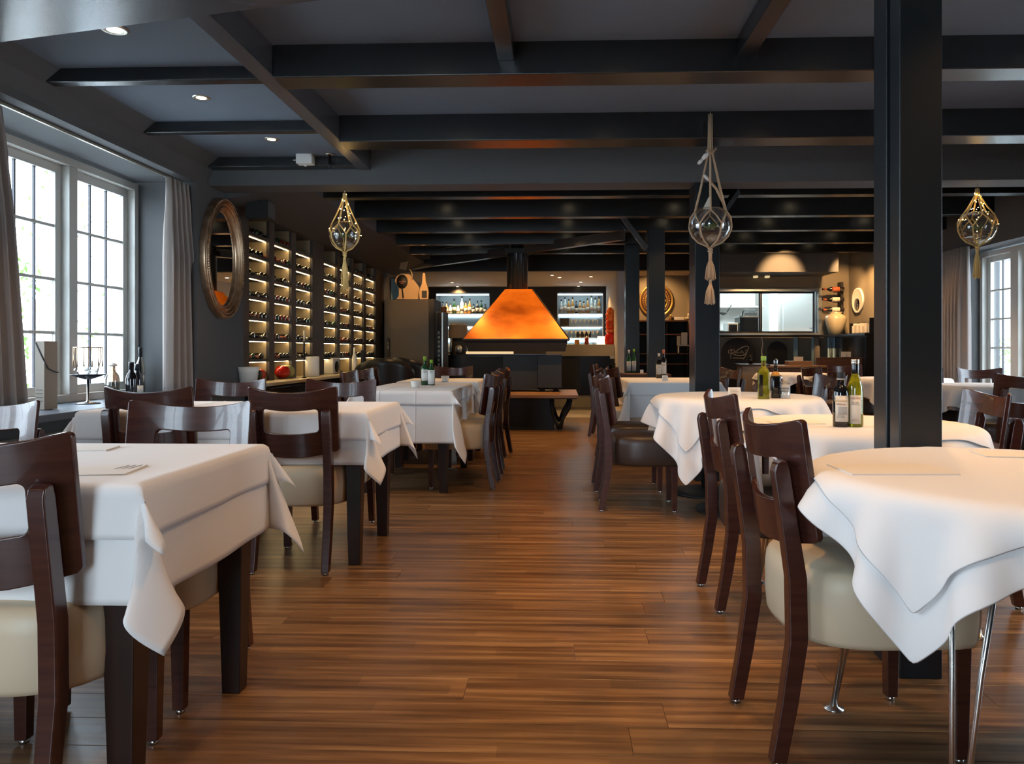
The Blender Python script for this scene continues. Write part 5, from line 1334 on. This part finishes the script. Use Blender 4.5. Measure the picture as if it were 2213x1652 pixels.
# spots behind the camera on the left
for Y in (.7, 2.1): downlight(-2.2, Y, 2.62, 'recessed spot on the window side, %s the closest table' % ('behind' if Y < 1 else 'above'), None, power=PD*.2)

# ================================================================== MEDALLION WALL
mx, mz = on_y(1418, 650, 14.18)
R = root('wall_medallion', 'round carved gold medallion on the grey wall behind the posts', 'wall decoration', (mx, 14.18, mz)); r = .315
MB().lathe([(r*1.0, -.005), (r, .02), (r*.96, .04), (r*.91, .025), (r*.88, .02)], 48, axis='y', caps=False).xf(Matrix.Rotation(PI, 4, 'Z')).build('outer_ring', 'gold', R)
MB().lathe([(r*.88, .004), (r*.88, .016), (r*.66, .016), (r*.66, .004)], 48, axis='y', caps=False).xf(Matrix.Rotation(PI, 4, 'Z')).build('band', 'brownwood', R)
MB().lathe([(r*.68, .0), (r*.67, .03), (r*.62, .03), (r*.60, .0)], 48, axis='y', caps=False).xf(Matrix.Rotation(PI, 4, 'Z')).build('inner_ring', 'gold', R)
q = MB()
for k in range(36): a = 2*PI*k/36; q.lathe([(.001, -.018), (.014, 0), (.001, .012)], 6, (r*.77*math.cos(a), -.02, r*.77*math.sin(a)))
o = q.build('beading', 'gold', R); o['kind'] = 'stuff'
MB().lathe([(.001, .004), (r*.60, .004), (r*.60, 0)], 40, axis='y').xf(Matrix.Rotation(PI, 4, 'Z')).build('centre_disc', 'black', R)
for k in range(12): a = 2*PI*k/12; MB().taper((0, 0, r*.28), (.010, .006), (0, 0, r*.58), (.022, .006)).xf(Matrix.Translation((0, -.012, 0)) @ Matrix.Rotation(a, 4, 'Y')).build('spoke', 'gold', R)
# shelf unit
R = root('shelf_unit', 'dark open shelf unit below the gold medallion', 'shelf unit', (1.85, 13.95, 0)); zt3 = on_y(1440, 692, 13.75)[1]
sx0, sx1 = -.70, .45
MB().box(sx0, sx1, .21, .235, 0, zt3).build('back_panel', 'black', R)
box(sx0, sx1, -.20, .21, zt3-.025, zt3).build('top_board', 'brownwood', R)
for x in (sx0, -.28, .05, sx1-.03): box(x, x+.03, -.19, .21, 0, zt3-.025).build('upright', 'blackgloss', R)
for z in (.10, on_y(1440, 787, 13.75)[1], on_y(1440, 765, 13.75)[1], on_y(1440, 723, 13.75)[1]): box(sx0, sx1, -.20, .21, z-.01, z+.008).build('shelf', 'brownwood', R)
x, z = on_y(1478, 763, 13.6); R = root('tablet_stand', 'white tablet till on a small white table stand', 'till', (x, 13.62, z))
box(-.10, .12, -.02, .0, .12, .14).build('stand_top', 'paper', R); MB().box(-.10, -.085, -.03, .03, 0, .12).box(.105, .12, -.03, .03, 0, .12).build('stand_legs', 'paper', R); box(-.045, .06, -.03, -.015, .14, .36).build('screen', 'paper', R, bevel=.003); box(-.12, -.06, -.03, .0, .13, .30).build('side_panel', 'label', R)
for i, (u, w_, h_, m_, nm_, lab) in enumerate([(1449, .035, .10, 'gold', 'small_vase', 'small gold vase on the dark shelf unit'), (1467, .09, .05, 'paper', 'paper_box', 'long white box on the dark shelf unit'), (1487, .05, .10, 'vase', 'ceramic_bird', 'pale ceramic ornament on the dark shelf unit')]):
    x, _ = on_y(u, 685, 13.8); R = root(nm_, lab, 'ornament', (x, 13.8, zt3+.001))
    if i == 1: box(-w_, w_, -.04, .04, 0, h_).build('box', m_, R, bevel=.004); box(-w_-.03, -w_, -.04, .04, 0, h_).build('dark_end', 'black', R)
    elif i == 0: MB().lathe([(w_*.8, 0), (w_, h_*.4), (w_*.4, h_*.8), (w_*.5, h_)], 12).build('body', m_, R)
    else: MB().lathe([(w_, 0), (w_*1.2, .03), (w_, .05)], 14).build('body', m_, R); MB().tube([(0, 0, .04), (.01, 0, .08), (0, 0, .12)], [.03, .025, .012], 8).build('neck', m_, R)
# dark table with bottles in front of post
R = root('side_table', 'bare dark wooden side table holding two labelled bottles', 'side table', (1.12, 9.95, 0)); z = .755
box(-.32, .28, -.30, .30, z-.04, z).build('top', 'brownwood', R, bevel=.003); box(-.29, .25, -.27, .27, z-.16, z-.04).build('drawer_box', 'table_wood', R)
for sx in (-.28, .24):
    for sy in (-.26, .26): MB().taper((sx, sy, 0), (.02, .02), (sx, sy, z-.04), (.028, .028)).build('leg', 'table_wood', R)
wine(1359, 806, 49, 'left of the two white labelled bottles on the bare dark side table', 'green_glass', 'label', 'label_grey', z=.756, lh=(.08, .50))
wine(1370, 806, 51, 'right of the two white labelled bottles on the bare dark side table', 'green_glass', 'cap_green', 'label_grey', z=.756, lh=(.08, .50))
def tent(u, v, z, label, w=.05, h=.05): return card_block(u, v, label, w, h, .025, 'paper', .05, z)
tent(1387, 807, .756, 'tiny white number card on the bare dark side table', .04, .045)

# ================================================================== HATCH SIDE
# kitchen interior
R = root('kitchen_shelving', 'white kitchen wall shelves seen through the hatch', 'shelving', (3.4, 15.3, 0))
for z in (1.45, 1.90): box(-.85, .62, -.15, .28, z, z+.03).build('shelf', 'barwhite', R)
for x in (-.5, .55): box(x, x+.03, -.14, .28, .9, 2.4).build('upright', 'barwhite', R)
R = root('kitchen_cabinet', 'bright white tall cabinet filling the right hatch pane', 'cabinet', (4.35, 14.2, 0)); box(-.42, .42, -.3, .3, 0, 2.4).build('body', 'whitewall', R, bevel=.01); box(-.40, .40, -.32, -.3, .1, 2.3).build('door', 'whitewall', R)
text('VRIJDAG', .05, R, (.22, -.322, 1.43), __import__('mathutils').Euler((PI/2, 0, 0)), 'ink'); text('8  9  10', .05, R, (.22, -.322, 1.36), __import__('mathutils').Euler((PI/2, 0, 0)), 'ink')
z0 = .9
R = root('kitchen_worktop', 'steel kitchen worktop behind the hatch', 'worktop', (3.2, 13.5, 0)); box(-.7, .9, -.25, .25, .86, .9).build('top', 'stainless', R); box(-.68, .88, -.2, .22, 0, .86).build('cabinet', 'barwhite', R)
xo, xo1 = on_y(1599, 700, 13.3)[0], on_y(1639, 700, 13.3)[0]; zo = on_y(1620, 686, 13.3)[1]
R = root('kitchen_oven', 'black double-knob oven with a grill press on top', 'oven', ((xo+xo1)/2, 13.5, .902)); hw = (xo1-xo)/2; ho = zo-.902
box(-hw, hw, -.2, .2, 0, ho).build('body', 'blackgloss', R, bevel=.006); box(-hw-.01, hw+.01, -.2, .2, ho, ho+.03).build('top_plate', 'stainless', R)
for s_ in (-1, 1): MB().lathe([(.014, 0), (.012, .02)], 10, (s_*hw*.5, -.22, ho*.5), axis='y').build('knob', 'chrome', R)
MB().tube([(-hw*.6, -.1, ho+.03), (-hw*.5, -.1, ho+.11), (-hw*.2, -.1, ho+.12), (hw*.9, -.1, ho+.12)], .012, 6).build('press_handle', 'black', R); box(-hw*.4, hw, -.12, .1, ho+.03, ho+.075).build('press', 'stainless', R)
xo, xo1 = on_y(1573, 700, 13.3)[0], on_y(1596, 700, 13.3)[0]
R = root('kitchen_microwave', 'small dark glass microwave left of the black oven', 'microwave', ((xo+xo1)/2, 13.5, .902)); hw = (xo1-xo)/2
h2 = on_y(1585, 698, 13.3)[1]-.902; box(-hw, hw, -.18, .18, 0, h2).build('body', 'stainless', R, bevel=.004); box(-hw+.02, hw-.02, -.187, -.18, h2-.22, h2-.03).build('door_glass', 'blackgloss', R)
R = root('utensil_hook', 'dark ladle hanging on the kitchen wall left of the oven', 'ladle', (on_y(1563, 660, 14.8)[0], 14.8, on_y(1563, 675, 14.8)[1])); MB().lathe([(.02, -.06), (.07, -.03), (.08, .0), (.07, .0)], 14).build('bowl', 'black', R); MB().tube([(.07, 0, 0), (.16, 0, .14)], .01, 6).build('handle', 'black', R); MB().tube([(.16, 0, .14), (.16, .4, .16)], .006, 6).build('peg', 'chrome', R)
R = root('kitchen_light', 'bright fluorescent kitchen ceiling panel', 'ceiling light', (3.7, 14.0, 2.69)); box(-.6, .6, -.5, .5, -.04, 0).build('diffuser', 'kitchen_light', R); box(-.63, .63, -.53, .53, -.03, .002).build('frame', 'white_paint', R)
# wall lamps
for i, u in enumerate((1633, 1658)):
    x, z = on_y(u, 594, 12.2); R = root('wall_lamp', ['left', 'right'][i]+' one of two small square wall lamps above the hatch', 'wall lamp', (x, 12.20, z)); box(-.03, .03, -.04, .04, -.05, .05).build('shade', 'lampbox', R, bevel=.003); box(-.02, .02, .04, .10, -.02, .02).build('bracket', 'black', R)
spot('hatch_spot', (3.35, 10.95, 2.46), 130, 60, target=(3.3, 12.3, 1.9)); spot('hatch_spot', (4.0, 10.9, 2.46), 130, 70, target=(4.6, 11.5, 1.6)); spot('hatch_spot', (4.2, 11.2, 2.46), 60, 60, target=(4.4, 12.3, 1.8))
# horizontal bottle holder
x, z = on_y(1803, 648, 12.12); R = root('bottle_holder', 'black wall holder at the corner beside the hatch', 'bottle rack', (x+.13, 12.16, z)); box(-.02, .02, -.02, .13, -.26, .28).build('spine', 'black', R)
for k in range(3): box(-.14, .0, -.02, .0, .16-k*.16-.045, .16-k*.16-.035).build('arm', 'black', R)
for k in range(3):
    z_ = z+.16-k*.16; R = root('display_bottle', 'red labelled bottle lying in the %s place of the wall holder' % ['top', 'middle', 'bottom'][k], 'bottle', (x-.02, 12.07, z_))
    MB().lathe([(.030, -.15), (.036, -.145), (.036, .06), (.014, .11), (.013, .19)], 14, axis='x').xf(Matrix.Rotation(PI, 4, 'Z')).build('body', 'balsamic', R); MB().lathe([(.0368, -.08), (.0368, .04)], 14, axis='x').xf(Matrix.Rotation(PI, 4, 'Z')).build('label', 'label_red' if k == 0 else 'label', R); MB().lathe([(.016, .12), (.016, .17)], 12, axis='x').xf(Matrix.Rotation(PI, 4, 'Z')).build('capsule', 'label_red', R)
x, _ = on_y(1805, 700, 12.12); hv = on_y(1805, 675, 12.1)[1]-1.298
R = root('ceramic_vase', 'large beige glazed jar standing on the ledge', 'vase', (x, 12.10, 1.298)); w_ = .165
MB().lathe([(w_*.55, 0), (w_*.62, .004), (w_*.80, hv*.35), (w_, hv*.68), (w_*.92, hv*.82), (w_*.55, hv*.92), (w_*.50, hv*.95), (w_*.62, hv), (w_*.52, hv)], 30).build('body', 'vase', R)
Yc, Zc = on_x(1853, 650, XR-.03); R = root('wall_mirror', 'small white oval mirror on the taupe side wall', 'mirror', (XR-.013, Yc, Zc))
MB().lathe([(.0, -.012), (.15, -.012), (.165, -.02), (.19, -.03), (.195, -.015), (.195, 0)], 32, axis='x', sx=1.15, sy=1).xf(Matrix.Scale(1.0, 4)).build('frame', 'white', R)
MB().lathe([(.10, -.016), (.10, -.013)], 28, (0, .03, -.06), axis='x').build('mirror_glass', 'mirror', R)
# books/magazine boxes right of vase
Yb = on_x(1860, 715, XR-.12)[0]; R = root('book_rack', 'dark frame holding pale booklets on the ledge beside the jar', 'book rack', (XR-.14, Yb, 1.298)); box(-.1, .1, -.62, .62, 0, .012).build('tray', 'black', R); MB().box(.09, .1, -.62, .62, 0, .18).box(-.1, .1, -.63, -.62, 0, .22).build('frame', 'black', R)
for k in range(14): box(-.08, .07, -.60+k*.05, -.60+k*.05+.030, .013, .11+.06*((k*7) % 5)/5).build('booklet', ['paper', 'label', 'beige'][k % 3], R)
s_ = root('side_ledge', 'gloss black corner cabinet along the taupe side wall', 'cabinet', (XR-.16, Yb, 0)); box(-.16, .14, -.66, .66, 1.265, 1.297).build('top', 'blackgloss', s_); box(-.13, .14, -.64, .64, 0, 1.265).build('body', 'blackgloss', s_)
for k in range(3): box(-.145, -.13, -.62+k*.42, -.62+k*.42+.40, .05, 1.24).build('door', 'blackgloss', s_, bevel=.002)
# arched boards below ledge
def arch(u0, u1, vt, vb, Y, label, m_='black'):
    x0, zt = on_y(u0, vt, Y); x1, zb_ = on_y(u1, vb, Y); w_ = (x1-x0)/2; xc = (x0+x1)/2; zb_ = .02; hh = zt-zb_
    pts = [(w_*math.cos(a), hh-w_*.95+w_*.95*math.sin(a)) for a in [PI*i/20 for i in range(21)]]+[(-w_, 0), (w_, 0)]
    R = root('arched_board', label, 'board', (xc, Y, zb_)); MB().prism(pts, 'y', 0, .03).build('board', m_, R, bevel=.003); return R, xc, zb_
R, xc, zb_ = arch(1559, 1629, 731, 800, 12.05, 'black round-topped board with a pale handwritten logo')
Ys = 12.05
def stroke(R, pix, r=.0065, m_='chalk'):
    pts = [(on_y(u, v, Ys)[0]-xc, -.006, on_y(u, v, Ys)[1]-zb_) for u, v in pix]; MB().tube(pts, r, 6).build('logo_stroke', m_, R)
Z5 = lambda l: [(1540+a/6.117, 560+b/6.117) for a, b in l]
stroke(R, Z5([(248, 1205), (240, 1260), (236, 1318)])); stroke(R, Z5([(222, 1252), (206, 1235), (212, 1210), (245, 1198), (285, 1205), (292, 1225), (262, 1245), (252, 1250), (285, 1265), (330, 1278), (385, 1278), (430, 1262), (455, 1240)]))
stroke(R, Z5([(292, 1240), (330, 1205), (390, 1168), (440, 1152), (470, 1158), (474, 1180), (455, 1220), (440, 1265), (420, 1305), (400, 1325)])); stroke(R, Z5([(265, 1310), (320, 1310), (375, 1312), (410, 1312)]))
stroke(R, Z5([(300, 1255), (315, 1235), (325, 1232), (330, 1250), (345, 1228), (350, 1250)]), .004); stroke(R, Z5([(360, 1228), (372, 1250), (385, 1232), (380, 1212), (400, 1232), (410, 1250)]), .004); stroke(R, Z5([(425, 1250), (445, 1235), (432, 1215), (452, 1195)]), .004)
arch(1660, 1700, 738, 800, 12.12, 'second black round-topped board right of the handwritten logo board')
for i, (u, w_, m_, lab) in enumerate([(1648, .02, 'label', 'pale twisted cord strip hanging under the ledge'), (1720, .035, 'screen_blue', 'glass strip with painted blue grey reflection under the ledge, left'), (1757, .02, 'screen_blue', 'thin glass strip with painted blue grey reflection under the ledge, middle'), (1766, .05, 'card', 'pale brown upright roll under the ledge'), (1797, .055, 'screen_bright', 'glass strip with painted bright blue reflection and dark twigs under the ledge')]):
    x, _ = on_y(u, 760, 12.1); R = root('hanging_strip', lab, 'panel', (x, 12.12, .62)); h_ = .64
    if i == 0: MB().tube([(.01*math.sin(k*1.2), 0, h_*k/14) for k in range(15)], .010, 6).build('cord', m_, R)
    elif i == 3: MB().lathe([(w_, 0), (w_, h_), (w_*.8, h_+.002)], 14).build('roll', m_, R)
    else:
        box(-w_, w_, -.01, .0, 0, h_).build('strip', m_, R)
        if i == 4:
            for k in range(4): MB().tube([(-.03+k*.02, -.014, 0), (-.02+k*.012, -.016, h_*.5), (-.035+k*.022, -.014, h_)], .005, 5).build('twig', 'black', R)
# wooden desk / benches
R = root('host_desk', 'oak topped brown reception desk in front of the ledge', 'desk', (3.25, 11.3, 0)); zt4 = on_y(1740, 790, 11.0)[1]
dx0, dx1 = on_y(1655, 790, 11.0)[0]-3.25, on_y(1790, 790, 11.0)[0]-3.25
box(dx0, dx1, -.35, .25, zt4-.03, zt4).build('top', 'tan', R, bevel=.003); box(dx0+.03, dx1-.03, -.32, .22, 0, zt4-.03).build('body', 'brownwood', R)
for k in range(3): box(dx0+.05+k*.30, dx0+.33+k*.30, -.335, -.32, .08, zt4-.06).build('front_panel', 'brownwood', R, bevel=.003)
xx = on_y(1733, 785, 11.0)[0]-3.25; R = root('wooden_box', 'orange brown open box on the reception desk', 'box', (3.25+xx, 11.15, zt4+.001)); box(-.17, .17, -.1, .1, 0, .06).build('box', 'tan', R, bevel=.003); box(-.07, .06, -.02, .0, .06, .12).build('card', 'label', R)
R = root('bench_seat', 'dark brown high-backed bench below the beige number cube', 'bench', (4.02, 10.9, 0)); box(-.35, .42, .12, .18, 0, on_y(1800, 773, 11.0)[1]).build('backrest', 'brownwood', R, bevel=.004); box(-.35, .42, -.3, .12, .38, .46).build('seat', 'brown', R, bevel=.01); box(-.33, .40, -.26, .12, 0, .38).build('base', 'brownwood', R)
x, z = on_y(1831, 772, 11.0); R = root('number_cube', 'small beige cube printed with dark numerals on the bench back', 'cube', (x, 11.05, z)); box(-.06, .06, -.03, .03, 0, .075).build('cube', 'label', R, bevel=.003); text('3', .035, R, (0, -.032, .008), __import__('mathutils').Euler((PI/2, 0, 0)), 'ink'); text('v', .03, R, (-.01, -.032, .045), __import__('mathutils').Euler((PI/2, 0, 0)), 'ink')
R = root('dark_stand', 'dark square stand with a small bottle in front of the logo board', 'stand', (on_y(1625, 790, 10.8)[0], 10.8, 0)); zq = on_y(1625, 787, 10.8)[1]; box(-.20, .20, -.2, .2, zq-.03, zq).build('top', 'table_wood', R); box(-.17, .17, -.17, .17, 0, zq-.03).build('body', 'card', R); MB().lathe([(.025, 0), (.03, .08), (.012, .10), (.012, .14)], 10, (-.02, 0, zq)).build('bottle', 'balsamic', R)
# small ceiling devices
x, z = on_y(660, 346, 6.03); R = root('ceiling_sensor', 'white box sensor fixed on the small left beam', 'sensor', (x, 6.03, z)); box(-.065, .065, -.04, .045, -.035, .045).build('housing', 'paper', R, bevel=.006); MB().lathe([(.012, -.05), (.016, -.035)], 10).build('lens', 'white', R); MB().tube([(-.065, 0, .0), (-.10, 0, .0)], .004, 5).build('cable', 'white', R)
x, z = on_y(712, 335, 6.0); R = root('ceiling_bracket', 'small grey pipe bracket hanging beside the white sensor', 'bracket', (x, 6.0, 2.62)); MB().lathe([(.035, -.01), (.035, 0)], 14).build('rose', 'cap_silver', R); MB().tube([(0, 0, -.01), (0, 0, -.09), (.01, 0, -.12)], .012, 8).build('pipe', 'steel_dark', R)

# ================================================================== OUTSIDE
struct('exterior_ground', MB().box(-30, -3.52, -15, 30, -.35, -.3).box(5.1, 30, -15, 30, -.35, -.3).box(-30, 30, -30, -3.05, -.35, -.3), 'bounce_ground')
def brick_wall(name, label, loc, rz, cols_, rows_, bw=.21, bh=.065, dp=.12, jt=.012, mort=True):
    R = root(name, label, 'brick wall', loc, rz); L = cols_*(bw+jt)
    box(-.002, L, .006, dp, 0, rows_*(bh+jt)).build('mortar', 'mortar', R); me = None
    for j in range(rows_):
        off = (bw+jt)/2 if j % 2 else 0
        for i in range(cols_):
            x0 = i*(bw+jt)+(off if cols_ > 1 else 0); w_ = bw
            if cols_ > 1 and off and i == cols_-1: w_ = bw/2-jt/2
            z = j*(bh+jt)
            o = MB().box(0, w_, 0, .02, 0, bh).build('brick', 'brick', R) if (me is None or w_ != bw) else bpy.data.objects.new('brick', me)
            if o.name not in COL.objects: COL.objects.link(o)
            o.parent = R; o.location = (x0, 0, z)
            if me is None: me = o.data
    return R
# pier seen through the right sash, low wall in the left sash
brick_wall('brick_pier', 'red brick pier outside, seen at the edge of the right sash', (on_y(244, 500, 6.35)[0], 6.35, -.3), 0, 1, 32, .22, .085, jt=.013)
brick_wall('brick_pier', 'brick pier with pale joints outside, behind the cardboard bottle box', (on_y(62, 800, 7.5)[0], 7.5, -.3), 0, 1, 15, .11, .10, jt=.025)
brick_wall('brick_pier', 'red brick pier outside the glazed door', (6.2, 12.3, -.3), D(20), 1, 40, .26)
def tree(label, loc, h, spread, n, seed):
    R = root('garden_tree', label, 'tree', loc); rr_ = random.Random(seed); MB().tube([(0, 0, 0), (.05, .02, h*.5), (0, .05, h)], [.06, .045, .015], 8).build('trunk', 'bark', R)
    for k in range(6):
        a = rr_.uniform(0, 2*PI); z = h*rr_.uniform(.35, .8); MB().tube([(0, 0, z), (spread*.5*math.cos(a), spread*.5*math.sin(a), z+.3), (spread*math.cos(a), spread*math.sin(a), z+.5)], [.02, .012, .005], 5).build('branch', 'bark', R)
    vs = []; fs = []
    for k in range(n):
        p = Vector((rr_.gauss(0, spread*.45), rr_.gauss(0, spread*.45), h*rr_.uniform(.35, 1.05))); d_ = Vector((rr_.gauss(0, 1), rr_.gauss(0, 1), rr_.gauss(0, 1))).normalized()*.06; e = d_.orthogonal().normalized()*.02
        b = len(vs); vs += [p-d_, p+e, p+d_, p-e]; fs.append((b, b+1, b+2, b+3))
    o = MB().add(vs, fs).build('foliage', 'leaf', R, fix=False); o['kind'] = 'stuff'
tree('leafy bush outside behind the left sash', (-6.6, 8.6, -.3), 2.3, .5, 420, 2)
tree('thin bare tree outside behind the right sash', (-8.2, 12.4, -.3), 4.2, .9, 120, 4)
tree('green bush outside the glazed door', (8.0, 14.6, -.3), 1.5, .55, 700, 6)
R = root('neighbour_house', 'white neighbouring house with flat roof edge outside the glazed door', 'house', (9.5, 19.5, -.3)); box(-2.5, 3, 0, 4, 0, 3.6).build('wall', 'whitewall', R); box(-2.8, 3.3, -.5, 4.3, 3.6, 3.9).build('roof_edge', 'ceil', R); box(-.6, .2, -.02, .02, 1.0, 2.4).build('window', 'screen_blue', R)
